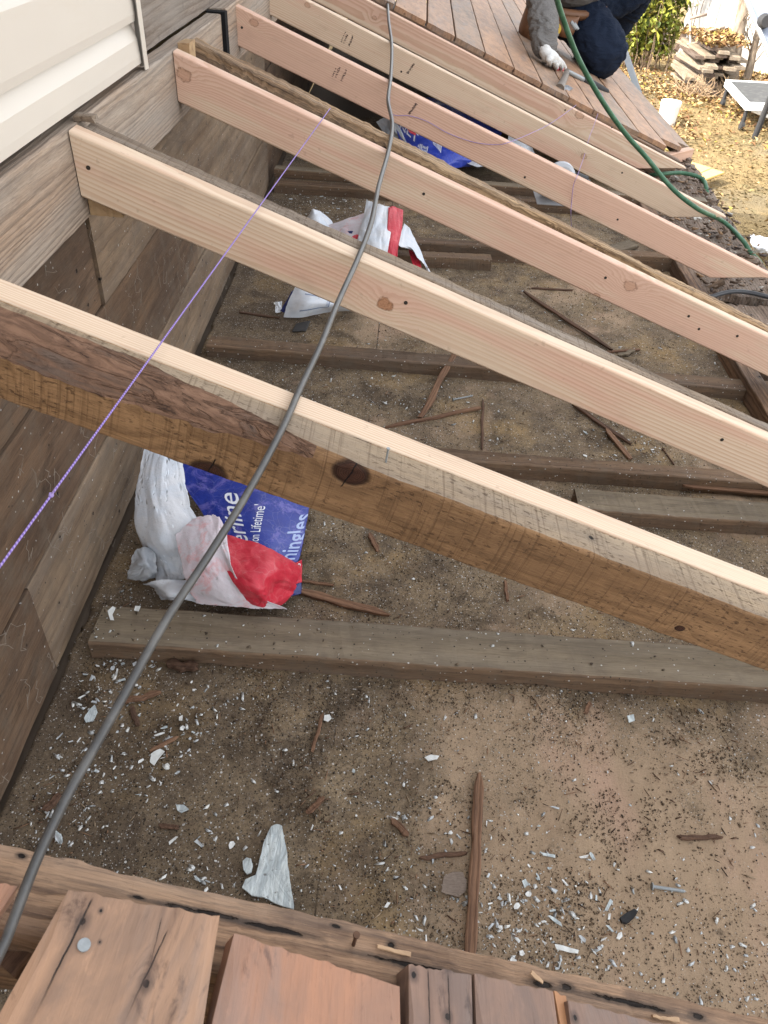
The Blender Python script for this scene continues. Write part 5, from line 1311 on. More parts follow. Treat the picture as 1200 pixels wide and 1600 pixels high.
# scattered grit, flakes and fibres nobody could count
def M_island(name, stops, rough=0.8):
    t = NT(name, rough, 0.2)
    r = t.n('NewGeometry').outputs['Random Per Island']
    t.col(t.ramp(r, stops, 'CONSTANT'))
    return t.m
def joist_mask(x, y):
    return np.ones_like(x, bool)
def scatter_pts(n, dens):
    X_, Y_, got = [], [], 0
    for _ in range(40):
        m = max(n * 4, 4000)
        x = RNG.uniform(-0.50, 1.2, m); y = 0.18 + (3.3 - 0.18) * RNG.random(m) ** 1.8
        k = RNG.random(m) < dens(x, y)
        X_.append(x[k]); Y_.append(y[k]); got += k.sum()
        if got >= n: break
    return np.concatenate(X_)[:n], np.concatenate(Y_)[:n]
def chips(name, x, y, l, w, h, mats, lift=0.0, tilt=0.5, label=None, kz=None):
    n = len(x)
    z = floor_h(x, y) + lift if kz is None else kz
    a = RNG.uniform(0, 2 * np.pi, n)
    ex = np.stack([np.cos(a), np.sin(a), RNG.normal(0, tilt, n) * 0.5], 1); ey = np.stack([-np.sin(a), np.cos(a), RNG.normal(0, tilt, n) * 0.5], 1)
    ez = np.cross(ex, ey); ez /= np.linalg.norm(ez, axis=1)[:, None]
    c = np.stack([x, y, z], 1)
    vs = []
    sh = [(-.5, -.35), (.1, -.5), (.5, -.1), (.35, .5), (-.4, .4)]
    for (u, v) in sh:
        ju = u + RNG.uniform(-.22, .22, n); jv = v + RNG.uniform(-.22, .22, n)
        vs.append(c + ex * (ju * l)[:, None] + ey * (jv * w)[:, None] + ez * (h * 0.5)[:, None])
    for (u, v) in [(-.3, -.3), (.3, -.25), (0, .35)]:
        vs.append(c + ex * (u * l)[:, None] + ey * (v * w)[:, None] - ez * (h * 0.5)[:, None])
    V = np.stack(vs, 1).reshape(-1, 3)
    tri = [(0, 1, 2), (0, 2, 3), (0, 3, 4), (0, 5, 1), (1, 5, 6), (1, 6, 2), (2, 6, 7), (2, 7, 3), (3, 7, 4), (4, 7, 5), (4, 5, 0), (5, 7, 6)]
    Fx = (np.arange(n)[:, None, None] * 8 + np.array(tri)[None]).reshape(-1, 3)
    o = np_mesh(name, V, Fx, mats)
    return tag(o, label, None, None, 'stuff')
def blobs(x, y, lst):
    d = np.zeros_like(x)
    for px, py, s, a in lst:
        p = atZ(px, py); d += a * np.exp(-(((x - p.x) ** 2 + (y - p.y) ** 2) / s ** 2))
    return d
fl = [(210, 1060, .05, .9), (150, 1100, .05, .8), (130, 1230, .06, .7), (240, 1180, .05, .7), (110, 1290, .05, .8), (330, 1340, .05, .35), (700, 1370, .10, .5), (860, 1440, .10, 1.2), (840, 1480, .07, 1.2), (600, 1280, .10, .3), (760, 1150, .12, .3),
      (540, 340, .2, 1.0), (500, 320, .25, 1.0), (720, 860, .12, .25), (975, 690, .12, .9), (960, 555, .18, .5), (620, 660, .2, .35), (340, 1130, .06, .5), (1150, 1480, .12, .7), (640, 590, .3, .25), (480, 610, .2, .4), (560, 1080, .1, .3), (190, 930, .06, .5)]
d1 = lambda x, y: np.clip(0.10 + 1.6 * np.maximum(0, fbm(x * 7, y * 7, None, 4) - 0.44) + 0.5 * blobs(x, y, fl) + 0.25 * (y < 0.5), 0, 1)
x, y = scatter_pts(64000, d1)
s = 0.0007 + 0.0014 * RNG.random(len(x)) ** 2.6
chips('grit', x, y, s * 1.3, s, s * 0.8, M_island('grit', [(0, (0.05, 0.038, 0.028)), (.25, (0.095, 0.068, 0.045)), (.52, (0.17, 0.12, 0.075)), (.72, (0.30, 0.23, 0.155)), (.83, (0.58, 0.57, 0.55)), (.94, (0.016, 0.015, 0.015))]), 0.0004)
fl2 = [(px, py, sg, a * (3.0 if (px < 360 and py > 900) else 1.0)) for px, py, sg, a in fl]
d2 = lambda x, y: np.clip(0.05 + 0.5 * blobs(x, y, fl2), 0, 1)
x, y = scatter_pts(2400, d2)
s = 0.0016 + 0.006 * RNG.random(len(x)) ** 3.0
FLK = [(0, (0.62, 0.63, 0.62)), (.45, (0.52, 0.545, 0.56)), (.7, (0.70, 0.70, 0.67)), (.88, (0.34, 0.35, 0.35))]
chips('paint_flakes', x, y, s * RNG.uniform(1.1, 2.4, len(x)), s * 0.75, s * 0.16 + 0.0003, M_island('paint_flakes', FLK, 0.6), 0.0014, 0.2)
# the largest flakes, one object each
zones = [('white paint flake in the corner strewn beside the lower run of the cable', 'paint flakes by the cable and the wall', [(210, 1060, .05, 1), (150, 1100, .05, 1), (120, 1200, .06, 1), (240, 1180, .05, 1), (110, 1300, .035, 1), (280, 1110, .06, .8), (330, 1330, .05, .5), (180, 1040, .04, 1)], 95, 1.0),
         ('white paint flake in the dense scatter right of the long brown lath', 'paint flakes right of the lath', [(860, 1440, .09, 1), (840, 1490, .06, 1), (900, 1300, .12, .35), (780, 1400, .06, .6)], 70, 1.0),
         ('white paint flake on the open dirt left of the long brown lath', 'paint flakes left of the lath', [(690, 1370, .09, 1), (600, 1280, .12, .5), (520, 1350, .10, .3), (560, 1120, .15, .3)], 40, 0.7),
         ('white paint flake on the dirt around the crumpled red-striped wrapper', 'paint flakes round the second wrapper', [(540, 335, .2, 1), (490, 315, .25, 1), (470, 290, .2, .6)], 40, 1.3),
         ('white paint flake below the knotted new rafter by the frayed strip', 'paint flakes by the frayed strip', [(975, 690, .10, 1), (960, 680, .06, 1)], 28, 0.9)]
mwf = [plain('flake_white', (0.66, 0.67, 0.66), 0.6, 0.3, 0, 0.12, 90), plain('flake_grey', (0.47, 0.50, 0.52), 0.6, 0.3, 0, 0.2, 90), MFL]
for lab, grp, bl, cnt, sz in zones:
    x, y = scatter_pts(cnt * 1, lambda a, b: np.clip(blobs(a, b, bl), 0, 1) ** 1.5)
    hh = floor_h(x, y)
    for k in range(len(x)):
        s_ = sz * (0.0034 + 0.0090 * random.random() ** 3.2); el = random.uniform(1.6, 5.0) if random.random() < .65 else random.uniform(1, 1.6)
        w_ = s_ / el ** .5; l_ = w_ * el; a_ = random.uniform(0, 6.28)
        nn = random.choice((4, 4, 5, 6, 7)); loop = []
        for q in range(nn):
            th = 6.2832 * (q + .5 + random.uniform(-.24, .24)) / nn
            rr = random.uniform(.7, 1.15) / max(abs(math.cos(th)), abs(math.sin(th))) ** .6
            u, v = rr * math.cos(th) * l_ * .5, rr * math.sin(th) * w_ * .5
            loop.append((u * math.cos(a_) - v * math.sin(a_), u * math.sin(a_) + v * math.cos(a_), random.uniform(-.0005, .0018)))
        vs = [(p[0], p[1], p[2] + .0007) for p in loop] + [(p[0], p[1], p[2] - .0002) for p in loop] + [(0, 0, .0009 + random.uniform(0, .0012))]
        fs = [(q, (q + 1) % nn, 2 * nn) for q in range(nn)] + [(q + nn, (q + 1) % nn + nn, (q + 1) % nn, q) for q in range(nn)] + [tuple(range(nn, 2 * nn))[::-1]]
        o = mesh_py('paint_flake', vs, fs, random.choice((mwf[0], mwf[0], mwf[1], mwf[2])))
        o.location = (x[k], y[k], hh[k] + 0.0022); tag(o, lab, 'paint flake', grp)
# dark crumbs heaped in drifts
hp3 = [(px, py, sg * 1.15, 1.0) for px, py, sg, a in HEAPS] + [(530, 1075, .07, .8), (700, 1085, .07, .6), (900, 1110, .06, .5), (420, 1075, .06, .8), (640, 1455, .07, .8), (480, 1300, .035, .9), (440, 1110, .03, 1), (450, 1180, .03, .8), (880, 1335, .06, .8), (960, 1300, .05, .8), (1080, 1190, .05, 1), (1130, 1215, .05, 1)]
hp3 += [(422 + 9 * k + 6 * math.sin(k * 1.7), 1060 + 26 * k, .020, 2.2) for k in range(10)] + [(125 + 12 * k, 1240 - 40 * k, .022, 1.6) for k in range(7)] + [(480 + 16 * k, 1238 + 3 * k, .018, 1.6) for k in range(4)] + [(1050 + 22 * k, 1150 + 16 * k, .022, 2.0) for k in range(5)] + [(640 + 60 * k, 1085 + 4 * k, .03, .8) for k in range(9)]
x, y = scatter_pts(20000, lambda a, b: np.clip(0.015 + blobs(a, b, hp3) * np.clip(9 * (fbm(a * 24, b * 24, None, 4) - .44), 0, 1.6) + 0.4 * np.clip(fbm(a * 8 + 3, b * 8, None, 4) - .52, 0, 1) * 4, 0, 1))
s = 0.0008 + 0.0022 * RNG.random(len(x)) ** 3.5
chips('dirt_crumbs', x, y, s * 1.3, s, s * 0.8, M_island('dirt_crumbs', [(0, (0.075, 0.053, 0.036)), (.4, (0.12, 0.084, 0.054)), (.82, (0.035, 0.027, 0.021)), (.86, (0.16, 0.11, 0.07)), (.95, (0.30, 0.24, 0.17))]), 0.001)
# flakes and grit on top of the nearest joist
n = 190
uu, vv = RNG.random(n) ** 1.9, RNG.random(n)
a0, a1 = atZ(137, 1004, 0.042), atZ(1200, 1076, 0.042)
x = a0.x + (a1.x - a0.x) * uu; y = a0.y + (a1.y - a0.y) * uu + 0.004 + 0.082 * vv
s = 0.0009 + 0.0045 * RNG.random(n) ** 5
chips('joist_grit', x, y, s * 1.6, s, np.full(n, 0.0009), M_island('joist_grit', [(0, (0.07, 0.052, 0.038)), (.3, (0.11, 0.085, 0.06)), (.5, (0.62, 0.64, 0.63)), (.85, (0.2, 0.15, 0.1))]), 0, 0.25, None, np.full(n, 0.0432))
# brown fibres and slivers
d3 = lambda x, y: np.clip(0.12 + 1.2 * np.maximum(0, fbm(x * 6 + 9, y * 6, None, 4) - 0.45) + 0.4 * blobs(x, y, fl) + 0.9 * blobs(x, y, [(422 + 9 * k, 1060 + 26 * k, .022, 1.3) for k in range(10)] + [(130, 1120, .05, 1.5), (110, 1230, .05, 1.2), (1080, 1175, .05, 1), (430, 1150, .05, 1), (840, 1090, .06, 1), (1090, 1180, .08, 1), (530, 1060, .08, 1)]), 0, 1)
x, y = scatter_pts(3400, d3)
n = len(x)
ln = 0.004 + 0.020 * RNG.random(n) ** 4
chips('wood_fibres', x, y, ln, 0.0009 + 0.0016 * RNG.random(n) ** 2, np.full(n, 0.001), M_island('wood_fibres', [(0, (0.12, 0.07, 0.045)), (.40, (0.06, 0.04, 0.03)), (.55, (0.24, 0.14, 0.085)), (.85, (0.33, 0.25, 0.17))]), 0.0022, 0.22)
# rotten crumbs and chips on the eave boards
n = 1100
x = RNG.uniform(1.01, 1.34, n); y = RNG.uniform(2.45, 3.98, n)
s = 0.004 + 0.018 * RNG.random(n) ** 3
chips('rotten_chips', x, y, s * 1.8, s * 0.7, s * 0.35, M_island('rotten_chips', [(0, (0.10, 0.068, 0.048)), (.35, (0.19, 0.135, 0.095)), (.65, (0.05, 0.036, 0.03)), (.82, (0.30, 0.19, 0.11)), (.94, (0.5, 0.48, 0.44))]), 0, 0.4, None, 0.05 + 0.008 * RNG.random(n))
# cobwebs and dust tufts hanging on the wall boards
bm = bmesh.new()
for k in range(150):
    y0 = random.uniform(0.45, 2.6); z0 = random.uniform(0.03, 0.6)
    xw = -0.508 - YAW * (y0 + 1.2) + 0.006
    p = Vector((xw + .002, y0, z0))
    for s in range(random.randint(3, 9)):
        q = p + Vector((random.uniform(-.002, .004), random.uniform(-.016, .016), random.uniform(-.02, .014)))
        q.x = max(xw, min(xw + .012, q.x))
        add_cyl(bm, p, q, 0.00035, 0.0003, 4, False)
        p = q
tag(bm_obj('cobwebs', bm, plain('dusty_web', (0.27, 0.23, 0.19), 0.9, 0.1)), kind='stuff')
#@@SECTION4
# ------------------------------------------------------------------ the yard
def M_ground():
    t = NT('yard_ground', 0.95, 0.1)
    co = t.obj()
    a = t.noise(co, 0.45, 5, 0.6); b = t.noise(co, 5.0, 6, 0.7); f = t.noise(t.scl(co, (1, 1.6, 1)), 42.0, 5, 0.75)
    c = t.mix(t.smooth(b, 0.35, 0.65), (0.235, 0.17, 0.085), (0.30, 0.22, 0.11))
    c = t.mix(t.math('MULTIPLY', t.smooth(a, 0.45, 0.62), 0.6), c, (0.20, 0.175, 0.125))
    c = t.mix(t.math('MULTIPLY', t.smooth(f, 0.48, 0.66), 0.6), c, (0.10, 0.075, 0.042))
    c = t.mix(t.math('MULTIPLY', t.smooth(t.noise(co, 1.9, 4, 0.6), 0.56, 0.7), 0.4), c, (0.15, 0.16, 0.075))
    t.col(c); t.bump(t.math('ADD', f, b), 0.8, 0.05)
    return t.m
n = 90
xs = np.linspace(-30, 55, n); ys = np.linspace(-25, 75, n)
X, Y = np.meshgrid(xs, ys)
Z = GZ + 0.10 * (fbm(X * 0.3, Y * 0.3, None, 3) - 0.45) - 0.02
vs = np.stack([X.ravel(), Y.ravel(), Z.ravel()], 1)
ii = (np.arange(n - 1)[:, None] * n + np.arange(n - 1)[None, :]).ravel()
o = np_mesh('ground', vs, np.stack([ii, ii + 1, ii + n + 1, ii + n], 1), M_ground(), True)
tag(o, kind='structure')
def flat_leaves(name, x, y, z, s, mat, tilt=0.35, asp=0.55, kind='stuff', fold=0.25):
    n = len(x)
    a = RNG.uniform(0, 2 * np.pi, n)
    ex = np.stack([np.cos(a), np.sin(a), RNG.normal(0, tilt, n)], 1); ey = np.stack([-np.sin(a), np.cos(a), RNG.normal(0, tilt, n)], 1)
    ez = np.cross(ex, ey)
    c = np.stack([x, y, z], 1)
    P = lambda u, v, w: c + ex * (u * s)[:, None] + ey * (v * s * asp)[:, None] + ez * (w * s)[:, None]
    V = np.stack([P(-.5, 0, 0), P(0, -.5, fold), P(.5, 0, .05), P(0, .5, fold * .8), P(0.05, 0, 0)], 1).reshape(-1, 3)
    Fx = (np.arange(n)[:, None, None] * 5 + np.array([(0, 1, 4), (1, 2, 4), (2, 3, 4), (3, 0, 4)])[None]).reshape(-1, 3)
    o = np_mesh(name, V, Fx, mat)
    if kind: o['kind'] = kind
    return o
M_LEAF = M_island('fallen_leaves', [(0, (0.27, 0.155, 0.065)), (.22, (0.33, 0.22, 0.095)), (.45, (0.20, 0.11, 0.055)), (.62, (0.38, 0.28, 0.14)), (.8, (0.14, 0.07, 0.035)), (.92, (0.31, 0.25, 0.06))])
m = 30000
x = RNG.uniform(3.2, 10.5, m); y = RNG.uniform(8.5, 22.0, m)
den = np.clip((y - 13.2) / 3.5, 0.03, 1) * np.clip(0.35 + 1.6 * (fbm(x * .9, y * .9, None, 3) - .35), 0.05, 1)
k = RNG.random(m) < den
x, y = x[k], y[k]
flat_leaves('fallen_leaves', x, y, GZ + 0.02 + 0.05 * RNG.random(len(x)), RNG.uniform(0.05, 0.12, len(x)), M_LEAF)
m = 42000
x = RNG.uniform(3.0, 9.5, m); y = RNG.uniform(8.5, 19.5, m)
k = RNG.random(m) < np.clip(0.25 + 1.8 * (fbm(x * 1.2 + 4, y * 1.2, None, 3) - .33), 0.04, 1)
x, y = x[k], y[k]
flat_leaves('dry_grass', x, y, GZ + 0.01 + 0.03 * RNG.random(len(x)), RNG.uniform(0.03, 0.07, len(x)), M_island('dry_grass', [(0, (0.27, 0.20, 0.105)), (.4, (0.21, 0.16, 0.085)), (.7, (0.31, 0.245, 0.14)), (.9, (0.15, 0.14, 0.065))]), 0.22, 0.06)

# white shed and the grey one beside it
def wall_between(name, a, b, h, th, mat, bw, seed, label, cat):
    root = empty(name, (a + b) / 2)
    tag(root, label, cat)
    d = (b - a); L = d.length; M = frame(a, d, (0, 0, 1))
    k = int(L / bw); rnd = random.Random(seed)
    for i in range(k):
        x0 = i * bw; ofs = rnd.uniform(-.008, .008)
        bm = bmesh.new()
        add_box(bm, x0 + .004, x0 + bw - .004, -th + ofs, ofs, 0.0 + rnd.uniform(0, .06), h + rnd.uniform(-.02, .02), bev=0.004)
        o = bm_obj('board', bm, mat, None, M)
        o.parent = root; o.matrix_parent_inverse = root.matrix_basis.inverted()
    bm = bmesh.new(); add_box(bm, 0, L, 0.03, 0.08, 0.0, h - .05)
    o = bm_obj('backing', bm, mat, None, M); o.parent = root; o.matrix_parent_inverse = root.matrix_basis.inverted()
    return root
def M_whiteshed():
    t = NT('chalky_white_boards', 0.8, 0.2)
    co = t.obj()
    st = t.noise(t.scl(co, (9, 9, 0.9)), 1.0, 5, 0.7)
    c = t.mix(t.smooth(st, 0.40, 0.70), (0.62, 0.60, 0.57), (0.40, 0.385, 0.355))
    c = t.mix(t.math('MULTIPLY', t.smooth(t.noise(t.scl(co, (30, 30, 3)), 1.0, 4, 0.7), 0.58, 0.7), 0.7), c, (0.32, 0.29, 0.25))
    t.col(c); return t.m
wa, wb_ = atG(1042, 82), Vector((12.5, 18.6, GZ))
wa = Vector((6.35, 21.9, GZ))
wall_between('white_shed', wa, wb_, 3.6, 0.03, M_whiteshed(), 0.24, 5, 'chalky white board shed at the back of the yard, in full sun', 'shed')
wall_between('grey_shed', Vector((1.0, 24.2, GZ)), Vector((6.3, 22.9, GZ)), 3.4, 0.03, M_old('grey_shed_boards', (0.16, 0.135, 0.12), (0.12, 0.10, 0.09), (0.06, 0.05, 0.045), freq=30, grey=0.5), 0.22, 6, 'dark grey weathered board shed behind the leafy bush', 'shed')

# leafy bush
bush = empty('bush', (5.35, 20.6, GZ)); tag(bush, 'yellow-green leafy bush in front of the dark grey shed', 'bush')
tips = []; MSTEM = plain('bush_stem', (0.17, 0.12, 0.08), 0.8)
for k in range(46):
    a = random.uniform(0, 2 * math.pi); r = random.uniform(0, .5)
    bm = bmesh.new()
    p = Vector((5.3 + r * math.cos(a) * 1.5, 20.6 + r * math.sin(a), GZ)); q = p
    lean = Vector((random.uniform(-.22, .22), random.uniform(-.2, .2), 1))
    h = random.uniform(0.9, 2.3)
    for s in range(6):
        q2 = q + (lean + Vector((random.uniform(-.25, .25), random.uniform(-.25, .25), 0))) * (h / 6)
        add_cyl(bm, q, q2, 0.012 * (1 - s / 8), 0.012 * (1 - (s + 1) / 8), 5, False); q = q2
        if s > 0: tips.append(q.copy())
    st = bm_obj('stem', bm, MSTEM); st.parent = bush; st.matrix_parent_inverse = bush.matrix_basis.inverted()
T = np.array([tuple(p) for p in tips])
T = T[RNG.random(len(T)) < 0.8]
idx = RNG.integers(0, len(T), 2300)
pp = T[idx] + RNG.normal(0, 0.09, (2300, 3))
lf = flat_leaves('foliage', pp[:, 0], pp[:, 1], pp[:, 2], RNG.uniform(0.06, 0.15, len(pp)), M_island('bush_leaves', [(0, (0.20, 0.215, 0.035)), (.3, (0.14, 0.165, 0.028)), (.55, (0.29, 0.28, 0.05)), (.78, (0.05, 0.07, 0.015)), (.93, (0.30, 0.24, 0.07))], 0.55), 0.7, 0.7, None)
lf.parent = bush; lf.matrix_parent_inverse = bush.matrix_basis.inverted()
# a low shrub and climbing leaves higher up against the white shed
cl = empty('climber', (6.35, 21.7, GZ)); tag(cl, 'loose spray of yellowish leaves hanging between the grey and white sheds', 'climber')
c0 = Vector((6.30, 21.65, GZ))
for k in range(7):
    bm = bmesh.new()
    q = c0 + Vector((random.uniform(-.3, .3), random.uniform(-.1, .1), 0))
    for s in range(8):
        q2 = q + Vector((random.uniform(-.1, .12), random.uniform(-.06, .06), .38)); add_cyl(bm, q, q2, .009, .008, 5, False); q = q2
    o = bm_obj('stem', bm, MSTEM); o.parent = cl; o.matrix_parent_inverse = cl.matrix_basis.inverted()
pp = np.array([6.25, 21.6, GZ + 2.35]) + RNG.normal(0, 1, (520, 3)) * np.array([0.26, 0.12, 0.42])
lf = flat_leaves('foliage', pp[:, 0], pp[:, 1], pp[:, 2], RNG.uniform(0.06, 0.14, len(pp)), bpy.data.materials['bush_leaves'], 0.7, 0.7, None); lf.parent = cl; lf.matrix_parent_inverse = cl.matrix_basis.inverted()

# bare trees by the white shed
def M_barkt():
    t = NT('tree_bark', 0.9, 0.1)
    co = t.obj()
    v = t.noise(t.scl(co, (11, 11, 2.5)), 1.0, 6, 0.7)
    t.col(t.mix(t.smooth(v, 0.35, 0.65), (0.13, 0.10, 0.075), (0.36, 0.29, 0.22))); t.bump(v, 1.0, 0.03); return t.m
MBK = M_barkt()
def tree(label, base, pts, r0, r1, seed):
    root = empty('bare_tree', base); tag(root, label, 'tree')
    tr = tube('trunk', pts, r0, MBK, None, 6, 12, rfun=lambda f: (1 - f) + f * r1 / r0); tr.parent = root; tr.matrix_parent_inverse = root.matrix_basis.inverted()
    rnd = random.Random(seed)
    for k in range(14):
        f = rnd.uniform(0.08, 1.0); i = min(int(f * (len(pts) - 1)), len(pts) - 2)
        q = Vector(pts[i]).lerp(Vector(pts[i + 1]), f * (len(pts) - 1) - i)
        d = Vector((rnd.uniform(-1, 1), rnd.uniform(-.6, .6), rnd.uniform(.5, 1.4))).normalized()
        P = [q]
        for s in range(5):
            q = q + (d + Vector((rnd.uniform(-.35, .35), rnd.uniform(-.3, .3), rnd.uniform(-.1, .4)))).normalized() * rnd.uniform(.12, .3); P.append(q)
        b_ = tube('branch', P, 0.018, MBK, None, 3, 6, rfun=lambda f: 1 - .8 * f); b_.parent = root; b_.matrix_parent_inverse = root.matrix_basis.inverted()
tb = atG(1143, 128)
tree('thicker bare tree trunk leaning right in front of the white shed', tb, [atY(1141, 135, tb.y), atY(1147, 95, tb.y), atY(1153, 55, tb.y + .05), atY(1162, 8, tb.y + .1), atY(1168, -40, tb.y + .1), atY(1172, -140, tb.y)], 0.155, 0.09, 2)
tb2 = atG(1165, 128)
tree('thin leaning bare stem right of the thicker trunk', tb2, [atY(1164, 130, tb2.y), atY(1172, 105, tb2.y), atY(1178, 75, tb2.y), atY(1186, 48, tb2.y), atY(1198, 0, tb2.y), atY(1212, -60, tb2.y)], 0.10, 0.04, 3)

# stack of old boards with racks leaning on it
M_PILE = M_old('old_stacked_boards', (0.33, 0.27, 0.195), (0.23, 0.18, 0.13), (0.10, 0.07, 0.05), freq=40, grey=0.3, streak=0.6, stain=0.5)
M_PILED = M_old('dark_stacked_boards', (0.16, 0.11, 0.08), (0.10, 0.07, 0.055), (0.04, 0.03, 0.025), freq=40, grey=0.2, streak=0.6, stain=0.5)
pA, pB = atG(1046, 122), atG(1079, 148)
dv = (pB - pA); dv.z = 0; PL = dv.length; dv.normalize(); side = Vector((-dv.y, dv.x, 0))
if side.x < 0: side = -side
proto = {}
rnd = random.Random(9)
hz = 0.0
for lay in range(10):
    for c in range(4):
        key = (lay * 4 + c) % 3
        if key not in proto:
            me = None
            o = plank('stacked_board', PL, 0.21, 0.055, [M_PILE, M_PILED, M_PILE][key], Matrix.Identity(4), n=10, rough=0.004, seed=key + 3)
            proto[key] = o.data; 
        else:
            o = bpy.data.objects.new('stacked_board', proto[key]); COL.objects.link(o)
        px = pA + side * (0.11 + c * 0.235 + rnd.uniform(-.05, .05)) + dv * rnd.uniform(-.25, .32)
        o.matrix_world = frame((px.x, px.y, GZ + 0.13 + lay * 0.074 + rnd.uniform(-.02, .02)), dv + side * rnd.uniform(-.13, .13) + Vector((0, 0, rnd.uniform(-.05, .05))), (0, 0, 1))
        tag(o, 'old board in the leaf-covered stack by the white shed', 'board', 'boards stacked by the white shed')
m = 900
uu, vv = RNG.random(m), RNG.random(m)
top = GZ + 0.13 + 0.078 * 9 + 0.03
px_ = pA.x + dv.x * PL * uu + side.x * vv * 0.95; py_ = pA.y + dv.y * PL * uu + side.y * vv * 0.95
flat_leaves('leaf_litter', px_, py_, top + 0.10 * RNG.random(m) + 0.14 * np.maximum(0, 1 - 4 * (uu - .5) ** 2) * RNG.random(m), RNG.uniform(0.06, 0.13, m), M_LEAF, 0.5)
def rack(label, pts_uprights, bars, Yr, col):
    root = empty('tube_rack', atY(*pts_uprights[0][-1], Yr)); tag(root, label, 'rack')
    for u in pts_uprights:
        o = tube('upright', [atY(a, b, Yr - 0.0 * k) for k, (a, b) in enumerate(u)], 0.022, col, None, 4, 8); o.parent = root; o.matrix_parent_inverse = root.matrix_basis.inverted()
    for bpts in bars:
        o = tube('crossbar', [atY(a, b, Yr - .01) for a, b in bpts], 0.026, bpy.data.materials['rack_bar'], None, 1, 8); o.parent = root; o.matrix_parent_inverse = root.matrix_basis.inverted()
plain('rack_bar', (0.26, 0.20, 0.16), 0.7)
Yr = pA.lerp(pB, 0.55).y + 0.35
rack('bare cream tubular rack standing left on the board stack, one leg bent forward', [[(1078, 26), (1079, 62), (1081, 80), (1088, 92), (1092, 110)], [(1090, 25), (1091, 62), (1094, 80)], [(1103, 22), (1101, 62), (1099, 92)]], [[(1077, 29), (1105, 22)], [(1074, 70), (1103, 63)]], Yr, plain('cream_tube', (0.62, 0.56, 0.46), 0.5))
rack('second cream tubular rack, right of the bent-legged one', [[(1104, 48), (1102, 75), (1099, 96)], [(1117, 46), (1115, 75), (1111, 96)], [(1131, 43), (1128, 70), (1124, 92)]], [[(1102, 49), (1132, 43)], [(1096, 91), (1129, 82)]], Yr - .12, plain('tan_tube', (0.48, 0.38, 0.28), 0.5))
a, b = atY(1057, 78, Yr + .6), atY(1077, 38, Yr + 1.0)
tag(plank('leaning_plank', (b - a).length, 0.10, 0.05, M_PILED, frame(a, b - a, (0, -1, .3)), n=8), 'dark brown plank leaning on the white shed behind the board stack', 'plank')
# dead stems at the foot of the stack
bm = bmesh.new()
for k in range(170):
    q = pB + side * random.uniform(-.3, 1.6) + dv * random.uniform(-.3, .45)
    d = Vector((random.uniform(-1, 1), random.uniform(-.6, .6), random.uniform(.1, 1.1))).normalized()
    for s in range(3):
        q2 = q + (d + Vector((random.uniform(-.4, .4), random.uniform(-.4, .4), random.uniform(-.4, .2)))) * .15
        add_cyl(bm, q, q2, .007, .005, 5, False); q = q2
tag(bm_obj('dead_stems', bm, plain('dead_stem', (0.34, 0.24, 0.15), 0.9)), kind='stuff')

# bucket, plywood, paper, work platform, tilted panel, ladder
bk = empty('bucket', atG(1040, 196)); tag(bk, 'white plastic bucket on the leaves beyond the far roof corner', 'bucket')
bp = atG(1040, 194); MBW = plain('white_plastic', (0.74, 0.74, 0.72), 0.4, 0.4, 0, 0.05)
bm = bmesh.new()
n = 28; pr = [(0.135, 0), (0.150, 0.30), (0.157, 0.30), (0.157, 0.35), (0.152, 0.37), (0.14, 0.37), (0.13, 0.02)]
rg = [[bm.verts.new(bp + Vector((r * 1.15 * math.cos(2 * math.pi * k / n), r * 1.15 * math.sin(2 * math.pi * k / n), z * 1.02))) for r, z in pr] for k in range(n)]
for k in range(n):
    for j in range(len(pr) - 1): bm.faces.new((rg[k][j], rg[(k + 1) % n][j], rg[(k + 1) % n][j + 1], rg[k][j + 1]))
bm.faces.new([r[0] for r in rg][::-1]); bm.faces.new([r[-1] for r in rg])
o = bm_obj('body', bm, MBW); o.parent = bk; o.matrix_parent_inverse = bk.matrix_basis.inverted()
bm = bmesh.new(); add_cyl(bm, bp + Vector((0, 0, .375)), bp + Vector((0, 0, .385)), .182, .178, 28)
o = bm_obj('lid', bm, MBW); o.parent = bk; o.matrix_parent_inverse = bk.matrix_basis.inverted()
MPLY = M_new('plywood', (), 0.0, 60)
MPLYC = plain('yellow_plywood', (0.62, 0.42, 0.14), 0.6, 0.2, 0, 0.15, 4)
o = quad_board('plywood_sheet', atZ(1070, 249, -2.30), atZ(1112, 262, -2.30), atZ(1089, 272, -2.30), atZ(1050, 262, -2.30), 0.03, MPLYC, 1, n=8, rag=0); tag(o, 'yellow plywood sheet on the grass, the farther of the two by the eave', 'plywood')
o = quad_board('plywood_sheet', atZ(1113, 263, -2.27), atZ(1132, 269, -2.27), atZ(1102, 280, -2.27), atZ(1090, 272.5, -2.27), 0.03, MPLYC, 2, n=8, rag=0); tag(o, 'narrow yellow plywood strip, the nearer of the two by the eave', 'plywood')
pa = empty('paper_scrap', atG(1185, 385)); tag(pa, 'crumpled white wrapper paper lying on the sunlit grass at the right edge', 'paper')
sheet('crumpled_paper', [[atZ(1170, 372, -2.25), atZ(1190, 370, -2.3), atZ(1225, 374, -2.3)], [atZ(1174, 384, -2.2), atZ(1195, 382, -2.22), atZ(1225, 388, -2.25)], [atZ(1180, 392, -2.36), atZ(1200, 396, -2.3), atZ(1225, 400, -2.36)]], MP_WHITE, pa, 0.05, 0.03, 40, 40, seed=70, crease=1.0)
plat = empty('work_platform', atG(1170, 200)); tag(plat, 'white-framed platform with dark mesh deck at the right edge of the yard', 'platform')
def pch(name, o): o.name = name; o.parent = plat; o.matrix_parent_inverse = plat.matrix_basis.inverted(); return o
PZ = -1.93
c = [atZ(1134, 124, PZ), atZ(1230, 129, PZ), atZ(1262, 166, PZ), atZ(1168, 161, PZ)]
